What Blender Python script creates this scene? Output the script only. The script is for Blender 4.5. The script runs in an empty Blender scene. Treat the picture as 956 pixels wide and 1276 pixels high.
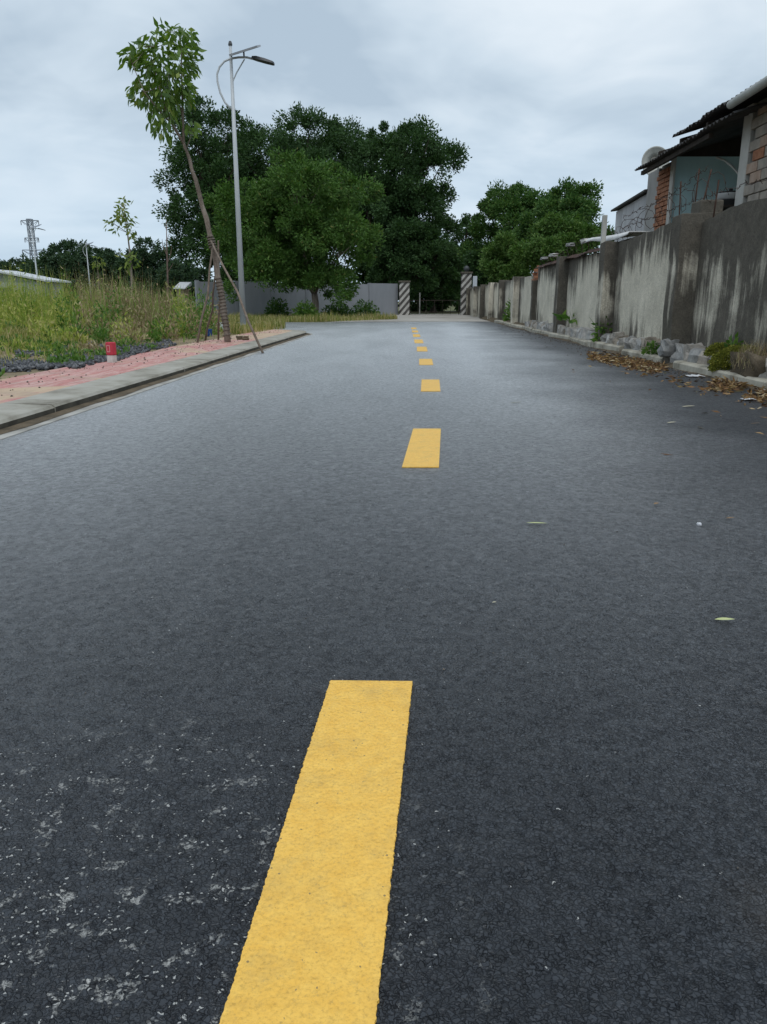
import bpy, bmesh, math, random
import numpy as np
from mathutils import Vector, Matrix, noise as mnoise

# ------------------------------------------------------------------ camera, sky, sun, exposure
SC = bpy.context.scene
COL = SC.collection
FOC, CX, CY, HZ, CH = 958.0, 478.0, 638.0, 376.0, 0.71      # photo pixels; camera 0.71 m above the asphalt
PITCH = math.atan((CY - HZ) / FOC)
cam_d = bpy.data.cameras.new('camera')
cam = bpy.data.objects.new('camera', cam_d); COL.objects.link(cam)
cam.location = (0, 0, CH); cam.rotation_euler = (math.pi / 2 - PITCH, 0, 0)
cam_d.sensor_fit = 'VERTICAL'; cam_d.sensor_height = 36.0; cam_d.sensor_width = 36.0
cam_d.lens = FOC / 1276.0 * 36.0
cam_d.clip_start = 0.05; cam_d.clip_end = 5000
SC.camera = cam

SUN_EL, SUN_AZ = math.radians(60), math.radians(170)
world = bpy.data.worlds.new('World'); SC.world = world; world.use_nodes = True
wn = world.node_tree; wn.nodes.clear()
def wnode(t, **k):
    n = wn.nodes.new(t)
    for a, b in k.items(): setattr(n, a, b)
    return n
w_out = wnode('ShaderNodeOutputWorld'); w_bg = wnode('ShaderNodeBackground')
w_bg.inputs['Strength'].default_value = 0.1
w_sky = wnode('ShaderNodeTexSky', sky_type='NISHITA', sun_disc=False, sun_elevation=SUN_EL, sun_rotation=SUN_AZ)
w_tc = wnode('ShaderNodeTexCoord'); w_sep = wnode('ShaderNodeSeparateXYZ')
wn.links.new(w_tc.outputs['Generated'], w_sep.inputs[0])
def wmath(op, a, b=None, clamp=False):
    n = wnode('ShaderNodeMath', operation=op, use_clamp=clamp)
    for i, q in enumerate((a, b)):
        if q is None: continue
        if isinstance(q, (int, float)): n.inputs[i].default_value = q
        else: wn.links.new(q, n.inputs[i])
    return n.outputs[0]
zz = wmath('ADD', wmath('MAXIMUM', w_sep.outputs[2], 0.0), 0.22)      # a flat cloud deck seen in perspective
w_cmb = wnode('ShaderNodeCombineXYZ')
wn.links.new(wmath('DIVIDE', w_sep.outputs[0], zz), w_cmb.inputs[0])
wn.links.new(wmath('DIVIDE', w_sep.outputs[1], zz), w_cmb.inputs[1])
w_cmb.inputs[2].default_value = 3.7
def wnoise(scale, detail, rough, dist):
    n = wnode('ShaderNodeTexNoise'); n.inputs['Scale'].default_value = scale; n.inputs['Detail'].default_value = detail
    n.inputs['Roughness'].default_value = rough; n.inputs['Distortion'].default_value = dist
    wn.links.new(w_cmb.outputs[0], n.inputs['Vector']); return n.outputs['Fac']
cl = wmath('ADD', wmath('MULTIPLY', wnoise(1.05, 5, .52, .35), .72), wmath('MULTIPLY', wnoise(3.1, 4, .5, .5), .28))
w_ramp = wnode('ShaderNodeValToRGB'); wn.links.new(cl, w_ramp.inputs[0])
e = w_ramp.color_ramp.elements
e[0].position = .39; e[0].color = (.42, .52, .62, 1)
e[1].position = .63; e[1].color = (.745, .82, .885, 1)
m_ = w_ramp.color_ramp.elements.new(.50); m_.color = (.575, .675, .765, 1)
# near the horizon the deck thins to an even pale blue-grey
w_hz = wnode('ShaderNodeMapRange'); w_hz.inputs['From Min'].default_value = .0; w_hz.inputs['From Max'].default_value = .22
w_hz.inputs['To Min'].default_value = .85; w_hz.inputs['To Max'].default_value = 0.0
wn.links.new(w_sep.outputs[2], w_hz.inputs['Value'])
w_mixh = wnode('ShaderNodeMix', data_type='RGBA'); wn.links.new(w_hz.outputs[0], w_mixh.inputs['Factor'])
wn.links.new(w_ramp.outputs[0], w_mixh.inputs[6]); w_mixh.inputs[7].default_value = (.52, .66, .80, 1)
w_sc = wnode('ShaderNodeMix', data_type='RGBA', blend_type='MULTIPLY'); w_sc.inputs['Factor'].default_value = 1
wn.links.new(w_mixh.outputs[2], w_sc.inputs[6]); w_sc.inputs[7].default_value = (10, 10, 10, 1)
w_mix = wnode('ShaderNodeMix', data_type='RGBA'); w_mix.inputs['Factor'].default_value = .93
wn.links.new(w_sky.outputs[0], w_mix.inputs[6]); wn.links.new(w_sc.outputs[2], w_mix.inputs[7])
wn.links.new(w_mix.outputs[2], w_bg.inputs['Color']); wn.links.new(w_bg.outputs[0], w_out.inputs['Surface'])

sun_d = bpy.data.lights.new('sun', 'SUN'); sun_d.energy = 1.1; sun_d.angle = math.radians(40); sun_d.color = (1, .965, .92)
sun = bpy.data.objects.new('sun', sun_d); COL.objects.link(sun)
sun.location = (0, 0, 60)
sun.rotation_euler = Vector((-math.sin(SUN_AZ) * math.cos(SUN_EL), -math.cos(SUN_AZ) * math.cos(SUN_EL), -math.sin(SUN_EL))).to_track_quat('-Z', 'Y').to_euler()

vs = SC.view_settings
vs.view_transform = 'Standard'; vs.look = 'None'; vs.exposure = 0.16; vs.gamma = 1.0; vs.use_curve_mapping = False
SC.render.engine = 'CYCLES'
SC.cycles.use_denoising = True
SC.cycles.max_bounces = 6; SC.cycles.diffuse_bounces = 3; SC.cycles.transparent_max_bounces = 6

random.seed(11)
RNG = np.random.default_rng(11)
R = math.radians

# ------------------------------------------------------------------ photo pixel -> direction -> place
_c, _s = math.cos(PITCH), math.sin(PITCH)
def ray(px, py):
    u = (px - CX) / FOC; v = (CY - py) / FOC
    return Vector((u, _c + v * _s, -_s + v * _c))
def gp(px, py, z=0.0):                       # where the ray meets a level surface
    d = ray(px, py); t = (z - CH) / d.z
    return Vector((d.x * t, d.y * t, z))
def at(px, py, Y):                           # where the ray reaches a known distance up the road
    d = ray(px, py); t = Y / d.y
    return Vector((d.x * t, Y, CH + d.z * t))
K = 0.033                                    # the road runs 1.9 degrees to the right of the view
def RF(off, t, z=0.0): return Vector((off + K * t, t, z))
def onp(px, py, off):                        # where the ray meets a vertical plane along the road
    d = ray(px, py); t = off / (d.x - K * d.y)
    return t * d.y, CH + t * d.z             # (distance along, height)

# ------------------------------------------------------------------ objects
def tag(o, label=None, cat=None, group=None, kind=None):
    if label: o['label'] = label
    if cat: o['category'] = cat
    if group: o['group'] = group
    if kind: o['kind'] = kind
    return o
def empty(name, loc=(0, 0, 0)):
    o = bpy.data.objects.new(name, None); COL.objects.link(o); o.location = loc; o.empty_display_size = .2
    return o
def wloc(o):
    v = Vector((0, 0, 0))
    while o is not None: v += o.location; o = o.parent
    return v
def link_mesh(name, me, parent=None):
    o = bpy.data.objects.new(name, me); COL.objects.link(o)
    if parent is not None: o.parent = parent
    return o
class MB:
    def __init__(self): self.v = []; self.f = []
    def add(self, vs, fs):
        b = len(self.v); self.v += [tuple(q) for q in vs]; self.f += [tuple(b + i for i in q) for q in fs]; return self
    def hexa(self, p):                       # eight corners: four of the bottom, four of the top
        return self.add(p, [(3, 2, 1, 0), (4, 5, 6, 7), (0, 1, 5, 4), (1, 2, 6, 5), (2, 3, 7, 6), (3, 0, 4, 7)])
    def box(self, x0, x1, y0, y1, z0, z1):
        return self.hexa([(x0, y0, z0), (x1, y0, z0), (x1, y1, z0), (x0, y1, z0), (x0, y0, z1), (x1, y0, z1), (x1, y1, z1), (x0, y1, z1)])
    def rbox(self, o0, o1, t0, t1, z0, z1):  # the same in the road's own direction
        return self.hexa([RF(o0, t0, z0), RF(o1, t0, z0), RF(o1, t1, z0), RF(o0, t1, z0), RF(o0, t0, z1), RF(o1, t0, z1), RF(o1, t1, z1), RF(o0, t1, z1)])
    def tube(self, pts, rad, n=6, caps=True):
        pts = [Vector(p) for p in pts]
        if isinstance(rad, (int, float)): rad = [rad] * len(pts)
        b = len(self.v); m = len(pts); ref = None
        for i, p in enumerate(pts):
            d = (pts[min(i + 1, m - 1)] - pts[max(i - 1, 0)]).normalized()
            if ref is None: ref = Vector((0, 0, 1)) if abs(d.z) < .9 else Vector((1, 0, 0))
            a = d.cross(ref).normalized(); ref = a.cross(d).normalized()
            for k in range(n):
                th = 2 * math.pi * k / n
                self.v.append(tuple(p + (a * math.cos(th) + ref * math.sin(th)) * rad[i]))
        for i in range(m - 1):
            for k in range(n):
                q = (k + 1) % n
                self.f.append((b + i * n + k, b + i * n + q, b + (i + 1) * n + q, b + (i + 1) * n + k))
        if caps:
            self.f.append(tuple(b + k for k in range(n))[::-1]); self.f.append(tuple(b + (m - 1) * n + k for k in range(n)))
        return self
    def lathe(self, c, prof, n=20):
        b = len(self.v); c = Vector(c)
        for r, z in prof:
            for k in range(n):
                th = 2 * math.pi * k / n; self.v.append((c.x + r * math.cos(th), c.y + r * math.sin(th), c.z + z))
        for i in range(len(prof) - 1):
            for k in range(n):
                q = (k + 1) % n; self.f.append((b + i * n + k, b + i * n + q, b + (i + 1) * n + q, b + (i + 1) * n + k))
        self.f.append(tuple(b + k for k in range(n))[::-1]); self.f.append(tuple(b + (len(prof) - 1) * n + k for k in range(n)))
        return self
    def build(self, name, mat, parent=None, smooth=False, bevel=0.0, local=False):
        me = bpy.data.meshes.new(name)
        off = wloc(parent) if (parent is not None and not local) else Vector((0, 0, 0))
        me.from_pydata([(x - off.x, y - off.y, z - off.z) for x, y, z in self.v], [], self.f)
        me.validate(); me.update()
        if bevel:
            bm = bmesh.new(); bm.from_mesh(me)
            bmesh.ops.bevel(bm, geom=bm.edges[:], offset=bevel, segments=2, profile=.5, affect='EDGES', clamp_overlap=True)
            bm.to_mesh(me); bm.free()
        if smooth: me.polygons.foreach_set('use_smooth', [True] * len(me.polygons))
        me.materials.append(mat)
        return link_mesh(name, me, parent)
def np_mesh(name, V, T, mat, parent=None, smooth=False):
    """many small triangles at once"""
    off = np.array(wloc(parent)) if parent is not None else np.zeros(3)
    V = np.asarray(V, dtype=np.float32).reshape(-1, 3) - off.astype(np.float32); T = np.asarray(T, dtype=np.int32).reshape(-1, 3)
    me = bpy.data.meshes.new(name)
    me.vertices.add(len(V)); me.vertices.foreach_set('co', V.ravel())
    me.loops.add(len(T) * 3); me.loops.foreach_set('vertex_index', T.ravel())
    me.polygons.add(len(T)); me.polygons.foreach_set('loop_start', np.arange(0, len(T) * 3, 3, dtype=np.int32))
    me.polygons.foreach_set('loop_total', np.full(len(T), 3, dtype=np.int32))
    if smooth: me.polygons.foreach_set('use_smooth', np.ones(len(T), dtype=bool))
    me.update(calc_edges=True); me.materials.append(mat)
    return link_mesh(name, me, parent)

# ------------------------------------------------------------------ materials
class NT:
    def __init__(self, name, rough=.8, spec=.5):
        self.m = bpy.data.materials.new(name); self.m.use_nodes = True
        self.t = self.m.node_tree; self.b = self.t.nodes['Principled BSDF']
        self.b.inputs['Roughness'].default_value = rough; self.b.inputs['Specular IOR Level'].default_value = spec
        self.pos = None
    def n(self, typ, **k):
        q = self.t.nodes.new(typ)
        for a, b in k.items(): setattr(q, a, b)
        return q
    def l(self, a, b): self.t.links.new(a, b)
    def P(self):
        if self.pos is None: self.pos = self.n('ShaderNodeNewGeometry')
        return self.pos.outputs['Position']
    def scaled(self, sx, sy, sz, loc=(0, 0, 0)):
        q = self.n('ShaderNodeMapping'); q.inputs['Scale'].default_value = (sx, sy, sz); q.inputs['Location'].default_value = loc
        self.l(self.P(), q.inputs[0]); return q.outputs[0]
    def noise(self, scale, detail=4, rough=.55, dist=0, vec=None):
        q = self.n('ShaderNodeTexNoise'); q.inputs['Scale'].default_value = scale; q.inputs['Detail'].default_value = detail
        q.inputs['Roughness'].default_value = rough; q.inputs['Distortion'].default_value = dist
        self.l(vec or self.P(), q.inputs['Vector']); return q.outputs['Fac']
    def voro(self, scale, feature='F1', out='Distance', vec=None, rnd=1.0):
        q = self.n('ShaderNodeTexVoronoi', feature=feature); q.inputs['Scale'].default_value = scale
        q.inputs['Randomness'].default_value = rnd
        self.l(vec or self.P(), q.inputs['Vector']); return q.outputs[out]
    def ramp(self, fac, stops, interp='LINEAR'):
        q = self.n('ShaderNodeValToRGB'); self.l(fac, q.inputs[0]); q.color_ramp.interpolation = interp
        el = q.color_ramp.elements
        while len(el) < len(stops): el.new(.5)
        for e_, (p, c) in zip(el, stops):
            e_.position = p; e_.color = (c, c, c, 1) if isinstance(c, (int, float)) else (*c, 1)
        return q.outputs[0]
    def math(self, op, a, b=None, c=None, clamp=False):
        q = self.n('ShaderNodeMath', operation=op, use_clamp=clamp)
        for i, x in enumerate((a, b, c)):
            if x is None: continue
            if isinstance(x, (int, float)): q.inputs[i].default_value = x
            else: self.l(x, q.inputs[i])
        return q.outputs[0]
    def mix(self, fac, a, b, blend='MIX'):
        q = self.n('ShaderNodeMix', data_type='RGBA', blend_type=blend)
        if isinstance(fac, (int, float)): q.inputs['Factor'].default_value = fac
        else: self.l(fac, q.inputs['Factor'])
        for i, x in ((6, a), (7, b)):
            if isinstance(x, tuple): q.inputs[i].default_value = (*x, 1)
            else: self.l(x, q.inputs[i])
        return q.outputs[2]
    def col(self, c):
        if isinstance(c, tuple): self.b.inputs['Base Color'].default_value = (*c, 1)
        else: self.l(c, self.b.inputs['Base Color'])
    def bump(self, h, strength=.5, dist=.01, prev=None):
        q = self.n('ShaderNodeBump'); q.inputs['Strength'].default_value = strength; q.inputs['Distance'].default_value = dist
        self.l(h, q.inputs['Height'])
        if prev is not None: self.l(prev, q.inputs['Normal'])
        self.l(q.outputs[0], self.b.inputs['Normal']); return q.outputs[0]

def noisy(name, stops, scale, rough=.85, bump=.4, bd=.01, detail=5, spec=.3, vec=(1, 1, 1), bscale=None):
    a = NT(name, rough, spec)
    v = a.scaled(*vec)
    a.col(a.ramp(a.noise(scale, detail, .6, .2, v), stops))
    if bump: a.bump(a.noise(bscale or scale * 4, 4, .6), bump, bd)
    return a.m
def foliage(name, stops, trans=.3, rough=.5, spec=.35):
    """leaf colour that differs from leaf to leaf"""
    a = NT(name, rough, spec)
    g = a.n('ShaderNodeNewGeometry')
    c = a.ramp(g.outputs['Random Per Island'], stops)
    a.col(c)
    if trans:
        tr = a.n('ShaderNodeBsdfTranslucent'); a.l(a.mix(1.0, c, (1.0, 1.15, .45), 'MULTIPLY'), tr.inputs[0])
        mx = a.n('ShaderNodeMixShader'); mx.inputs[0].default_value = trans
        a.l(a.b.outputs[0], mx.inputs[1]); a.l(tr.outputs[0], mx.inputs[2])
        a.l(mx.outputs[0], a.t.nodes['Material Output'].inputs['Surface'])
    return a.m

def make_asphalt():
    a = NT('wet_asphalt', .4, .75)
    # every stone gets an uneven outline: the cell pattern is warped a little
    wn_ = a.n('ShaderNodeTexNoise'); wn_.inputs['Scale'].default_value = 130; wn_.inputs['Detail'].default_value = 3; a.l(a.P(), wn_.inputs['Vector'])
    wv = a.n('ShaderNodeVectorMath', operation='MULTIPLY_ADD'); a.l(wn_.outputs['Color'], wv.inputs[0]); wv.inputs[1].default_value = (.015, .015, .0); a.l(a.P(), wv.inputs[2])
    V = wv.outputs[0]
    grain = a.voro(180, 'F1', 'Distance', V); gcol = a.voro(180, 'F1', 'Color', V)
    sc1 = a.n('ShaderNodeSeparateColor'); a.l(gcol, sc1.inputs[0])
    edge = a.math('ADD', a.voro(180, 'DISTANCE_TO_EDGE', 'Distance', V), a.math('MULTIPLY', a.math('SUBTRACT', a.noise(260, 3, .7), .5), .16))
    gapmask = a.ramp(a.noise(38, 5, .75, .2), [(.46, 0.0), (.62, 1.0)])
    pore = a.math('MULTIPLY', a.ramp(edge, [(.015, 1.0), (.13, 0.0)]), a.math('ADD', .15, a.math('MULTIPLY', gapmask, .60)))          # open joints between some of the stones
    base = a.ramp(a.noise(3.0, 5, .65, .3), [(.3, (.0165, .019, .0235)), (.7, (.0265, .0305, .0365))])
    c = a.mix(1.0, base, a.ramp(sc1.outputs[0], [(0, .6), (1, 1.5)]), 'MULTIPLY')
    c = a.mix(a.math('MULTIPLY', pore, .7), c, (.006, .006, .007))
    dvec = a.n('ShaderNodeVectorMath', operation='DISTANCE'); a.l(a.P(), dvec.inputs[0]); dvec.inputs[1].default_value = (-.40, .70, 0)
    near = a.math('SUBTRACT', 1.0, a.math('DIVIDE', dvec.outputs['Value'], .55), clamp=True)
    # pale stones worn clean of bitumen: rare everywhere, crowded in one worn patch
    chip = a.math('LESS_THAN', a.math('ADD', grain, a.math('MULTIPLY', a.noise(300, 2), .5)), .52)
    wear = a.math('MULTIPLY', a.ramp(a.noise(11, 4, .65, .6), [(.42, 0.0), (.60, 1.0)]), near)
    on = a.math('GREATER_THAN', sc1.outputs[1], a.math('SUBTRACT', .9965, a.math('MULTIPLY', wear, .52)))
    c = a.mix(a.math('MULTIPLY', a.math('MULTIPLY', chip, on), .85), c, (.42, .42, .40))
    sm = a.math('MULTIPLY', a.ramp(a.noise(22, 5, .70, .3), [(.56, 0.0), (.63, 1.0)]), a.math('MULTIPLY', a.math('POWER', near, .5), a.math('MULTIPLY', a.ramp(a.noise(170, 3, .65), [(.40, 0.0), (.50, 1.0)]), a.math('GREATER_THAN', sc1.outputs[2], .42))))
    c = a.mix(a.math('MULTIPLY', sm, .85), c, (.40, .40, .38))
    d2 = a.n('ShaderNodeVectorMath', operation='DISTANCE'); a.l(a.P(), d2.inputs[0]); d2.inputs[1].default_value = (.50, .76, 0)
    st = a.math('SUBTRACT', 1.0, a.math('DIVIDE', d2.outputs['Value'], .11), clamp=True)
    c = a.mix(a.math('MULTIPLY', a.math('MULTIPLY', st, a.noise(30)), .35), c, (.12, .085, .05))
    a.col(c)
    dry = a.ramp(a.noise(.8, 5, .62, .5, a.scaled(1.6, .5, 1)), [(.32, .29), (.68, .36)])
    a.l(a.math('ADD', dry, a.math('MULTIPLY', sm, .3)), a.b.inputs['Roughness'])
    cp = a.n('ShaderNodeTexVoronoi', feature='F1'); cp.inputs['Scale'].default_value = 180; a.l(V, cp.inputs['Vector'])
    dl = a.n('ShaderNodeVectorMath', operation='SUBTRACT'); a.l(V, dl.inputs[0]); a.l(cp.outputs['Position'], dl.inputs[1])
    rv = a.n('ShaderNodeVectorMath', operation='SUBTRACT'); a.l(cp.outputs['Color'], rv.inputs[0]); rv.inputs[1].default_value = (.5, .5, .5)
    dt = a.n('ShaderNodeVectorMath', operation='DOT_PRODUCT'); a.l(dl.outputs[0], dt.inputs[0]); a.l(rv.outputs[0], dt.inputs[1])
    h = a.math('ADD', a.math('MULTIPLY', a.math('MINIMUM', edge, .14), 3.2), a.math('MULTIPLY', dt.outputs['Value'], 170.0))
    h = a.math('ADD', h, a.math('ADD', a.math('MULTIPLY', sc1.outputs[0], .45), a.math('MULTIPLY', a.noise(330, 3, .7), .30)))
    h = a.math('SUBTRACT', h, a.math('MULTIPLY', pore, .5))
    b1 = a.bump(h, .9, 0.0022)
    nb_ = a.bump(a.noise(1.5, 3, .5), .10, .03, b1)
    # a thin film of water over the bitumen: dark seen from above, a soft mirror at grazing angles
    df = a.n('ShaderNodeBsdfDiffuse'); a.l(c, df.inputs['Color']); a.l(nb_, df.inputs['Normal'])
    gl = a.n('ShaderNodeBsdfGlossy'); gl.inputs['Color'].default_value = (1, 1, 1, 1); a.l(nb_, gl.inputs['Normal'])
    a.l(a.math('ADD', dry, a.math('MULTIPLY', sm, .3)), gl.inputs['Roughness'])
    # the strip by the old wall has drained: less water left on it
    sx = a.n('ShaderNodeSeparateXYZ'); a.l(a.P(), sx.inputs[0])
    lat = a.math('ADD', a.math('SUBTRACT', sx.outputs[0], a.math('MULTIPLY', sx.outputs[1], .06)), a.math('MULTIPLY', a.math('SUBTRACT', a.noise(.7, 4, .6), .5), 1.6))
    wet = a.ramp(a.math('DIVIDE', lat, 3.0), [(.20, 1.14), (.66, .36)])
    mot = a.math('MULTIPLY', a.ramp(a.noise(16, 4, .7, .3), [(.3, .90), (.7, 1.12)]), a.ramp(a.voro(62, 'F1', 'Color', V), [(0, .76), (1, 1.16)]))
    wet = a.math('MULTIPLY', wet, mot)
    fr = a.n('ShaderNodeFresnel'); fr.inputs['IOR'].default_value = 1.42
    mx = a.n('ShaderNodeMixShader'); a.l(a.math('MULTIPLY', a.math('MULTIPLY', fr.outputs[0], wet), a.math('SUBTRACT', 1.0, a.math('MULTIPLY', pore, .8))), mx.inputs[0]); a.l(df.outputs[0], mx.inputs[1]); a.l(gl.outputs[0], mx.inputs[2])
    a.l(mx.outputs[0], a.t.nodes['Material Output'].inputs['Surface'])
    return a.m
def make_paint():
    a = NT('yellow_thermoplastic', .45, .4)
    c = a.ramp(a.noise(40, 5, .6), [(.3, (.80, .455, .070)), (.7, (.87, .535, .105))])
    dirt = a.math('ADD', a.ramp(a.noise(12, 7, .75, .3), [(.50, 0.0), (.8, .5)]), a.ramp(a.noise(110, 4, .75), [(.58, 0.0), (.72, .45)]), clamp=True)
    c = a.mix(dirt, c, (.38, .28, .10))
    sp = a.math('LESS_THAN', a.voro(75), .13); sp = a.math('MULTIPLY', sp, a.math('GREATER_THAN', a.noise(20), .55))
    c = a.mix(a.math('MULTIPLY', sp, .7), c, (.10, .09, .07))
    c = a.mix(1.0, c, a.ramp(a.noise(230, 4, .75), [(.30, .72), (.48, 1.0), (.7, 1.08)]), 'MULTIPLY')
    a.col(c); a.bump(a.math('ADD', a.voro(150, 'SMOOTH_F1'), a.noise(70, 4, .75)), .75, .0025)
    return a.m
def make_paving():
    a = NT('worn_red_paving', .8, .35)
    v = a.scaled(1, 1, 1)
    red = a.ramp(a.noise(16, 5, .65), [(.3, (.42, .16, .145)), (.7, (.53, .26, .235))])
    # thin scored lines along the walk
    red = a.mix(1.0, red, a.ramp(a.noise(85, 5, .8), [(.3, .72), (.5, 1.0), (.72, 1.22)]), 'MULTIPLY')
    sc = a.noise(4.2, 7, .8, .35, a.scaled(4.5, .42, 1))
    c = a.mix(a.ramp(sc, [(.47, 0.0), (.58, .62)]), red, (.62, .47, .42))
    c = a.mix(a.ramp(a.noise(13, 3, .6, .8, a.scaled(2.6, .35, 1)), [(.30, .6), (.40, 0.0)]), c, (.33, .12, .11))
    sy = a.n('ShaderNodeSeparateXYZ'); a.l(a.P(), sy.inputs[0])
    sand = a.ramp(a.math('ADD', a.noise(1.1, 5, .7, .8), a.ramp(a.math('DIVIDE', sy.outputs[1], 20.0), [(.22, .14), (.31, -.06), (.55, -.06), (.70, .10)])), [(.52, 0.0), (.62, .9)])
    c = a.mix(sand, c, (.50, .39, .26))
    c = a.mix(a.ramp(a.noise(2.6, 7, .75, .4), [(.48, 0.0), (.72, .55)]), c, (.27, .20, .165))
    a.col(c); a.bump(a.noise(60, 4, .6), .5, .006); return a.m
def make_wallmat(name, dark, seed, edge=.16):
    """old render streaked with black mould that runs down from the coping"""
    a = NT(name, .9, .2)
    light = a.ramp(a.noise(2.2, 6, .7, .2, a.scaled(1, 1, 1, (seed, 0, 0))), [(.3, (.48, .445, .36)), (.72, (.74, .685, .56))])
    stre = a.noise(1.0, 7, .72, .2, a.scaled(5.0, 5.0, .34, (seed * 3, seed, 0)))
    blot = a.noise(.85, 6, .62, .5, a.scaled(1, 1, .9, (seed * 7, 0, 0)))
    sep = a.n('ShaderNodeSeparateXYZ'); a.l(a.P(), sep.inputs[0])
    top = a.ramp(a.math('DIVIDE', sep.outputs[2], 2.0), [(.16, .07), (.27, .0), (.52, .0), (.80, .22)])
    gen = a.n('ShaderNodeTexCoord'); gs = a.n('ShaderNodeSeparateXYZ'); a.l(gen.outputs['Generated'], gs.inputs[0])
    ed = a.math('POWER', a.math('ABSOLUTE', a.math('MULTIPLY', a.math('SUBTRACT', gs.outputs[1], .45), 2.0)), 3.0)
    top = a.math('ADD', top, a.math('MULTIPLY', ed, edge))
    f = a.math('ADD', a.math('ADD', a.math('MULTIPLY', stre, .6), a.math('MULTIPLY', blot, .55)), top)
    m = a.ramp(f, [(.62 - dark, 0.0), (.74 - dark, .9)])
    c = a.mix(m, light, a.ramp(a.noise(9, 5, .7), [(.3, (.024, .021, .018)), (.75, (.085, .074, .060))]))
    c = a.mix(1.0, c, a.ramp(a.noise(55, 5, .75), [(.28, .55), (.5, 1.0), (.75, 1.35)]), 'MULTIPLY')
    c = a.mix(a.ramp(a.noise(24, 4, .8, .5), [(.68, 0.0), (.74, .55)]), c, (.42, .41, .37))
    # flakes where the skin has come off
    fl = a.ramp(a.noise(7.5, 5, .75, 1.0, a.scaled(1, 1, .45, (seed, 2, 0))), [(.70, 0.0), (.735, .7)])
    c = a.mix(fl, c, (.40, .38, .34))
    # green algae
    al = a.math('MULTIPLY', a.ramp(a.noise(1.7, 5, .7), [(.55, 0.0), (.75, .5)]), a.ramp(sep.outputs[2], [(.1, 1.0), (.6, 0.0)]))
    c = a.mix(al, c, (.05, .06, .02))
    a.col(c); b1 = a.bump(a.noise(7, 6, .7), .6, .02); a.bump(a.noise(70, 4, .7), .5, .004, b1)
    return a.m
def make_stripes():
    a = NT('striped_pillar_paint', .7, .3)
    sep = a.n('ShaderNodeSeparateXYZ'); a.l(a.P(), sep.inputs[0])
    q = a.math('SUBTRACT', sep.outputs[2], a.math('MULTIPLY', sep.outputs[0], 1.15))
    fr = a.math('FRACT', a.math('MULTIPLY', q, 2.6))
    m = a.math('GREATER_THAN', fr, .5)
    w = a.ramp(a.noise(6, 4, .6), [(.3, (.36, .345, .32)), (.7, (.52, .505, .475))])
    a.col(a.mix(m, w, a.ramp(a.noise(5, 5, .7), [(.35, (.045, .042, .04)), (.75, (.14, .13, .12))]))); return a.m

M = {}
M['asphalt'] = make_asphalt(); M['paint'] = make_paint(); M['paving'] = make_paving()
M['kerb'] = noisy('grey_kerb_concrete', [(.28, (.17, .155, .125)), (.46, (.30, .285, .24)), (.62, (.38, .365, .32)), (.82, (.43, .415, .37))], 3.5, .85, .5, .006, 7, .3, (1, 1, 1), 60)
M['kerbface'] = noisy('shaded_kerb_face', [(.3, (.035, .032, .025)), (.7, (.10, .09, .07))], 6, .8, .5, .006, 6)  # shadow line of the kerb's front face, put into its colour
M['gutter'] = noisy('pale_gutter_concrete', [(.25, (.18, .17, .15)), (.5, (.36, .35, .32)), (.8, (.50, .49, .46))], 3.5, .8, .5, .006, 7)
M['kerb2'] = noisy('cream_kerb_concrete', [(.28, (.13, .115, .085)), (.45, (.36, .33, .265)), (.62, (.48, .45, .37)), (.8, (.55, .52, .44))], 5.0, .85, .5, .006, 7)
M['apron'] = noisy('dry_concrete_apron', [(.3, (.27, .25, .22)), (.5, (.36, .34, .31)), (.72, (.44, .42, .385))], .5, .85, .3, .01, 7, .3, (1, .35, 1))
M['soil'] = noisy('sandy_soil', [(.25, (.10, .085, .055)), (.48, (.22, .175, .11)), (.75, (.38, .30, .19))], 1.3, .95, .8, .03, 8, .2, (1, 1, 1), 14)
M['ground'] = noisy('field_ground', [(.3, (.06, .075, .025)), (.7, (.14, .13, .06))], .2, .95, .6, .05, 8, .2)
M['gravel'] = foliage('dark_crushed_stone', [(0, (.028, .030, .034)), (.7, (.085, .09, .10)), (1, (.17, .17, .175))], 0, .6, .4)
M['pebble'] = foliage('loose_grit', [(0, (.05, .045, .04)), (1, (.20, .17, .14))], 0, .8, .3)
M['wallA'] = make_wallmat('mouldy_render_dark', .145, 1.7, 0)
M['wallB'] = make_wallmat('mouldy_render_mixed', -.015, 9.4)
M['wallC'] = make_wallmat('mouldy_render_pale', -.045, 4.2, .10)
M['pier'] = make_wallmat('mouldy_pier_render', .165, 6.1, 0)
M['stone'] = noisy('foundation_stone', [(.3, (.15, .15, .145)), (.6, (.30, .30, .29)), (.8, (.40, .395, .38))], 4, .9, .7, .02, 6, .2, (1, 1, 1), 25)
_st = NT('foundation_stone_varied', .92, .2); _oi = _st.n('ShaderNodeObjectInfo')
_st.col(_st.mix(1.0, _st.ramp(_oi.outputs['Random'], [(0, (.42, .42, .41)), (.35, (.62, .60, .56)), (.6, (.40, .33, .25)), (.8, (.75, .73, .70)), (1, (.22, .21, .19))]), _st.ramp(_st.noise(7, 7, .75), [(.3, .35), (.55, .75), (.8, 1.0)]), 'MULTIPLY')); _st.bump(_st.noise(22, 6, .75), .9, .02)
M['stonevar'] = _st.m
M['dirt'] = noisy('damp_bank_soil', [(.3, (.06, .05, .035)), (.7, (.18, .14, .095))], 5, .95, .9, .03, 7, .2)
M['moss'] = foliage('moss_green', [(0, (.07, .09, .010)), (.6, (.17, .185, .022)), (1, (.30, .28, .045))], .15, .8)
M['brick'] = noisy('orange_clay_brick', [(.3, (.24, .105, .06)), (.55, (.36, .165, .095)), (.75, (.33, .22, .155))], 9, .9, .6, .01, 5, .2)
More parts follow.
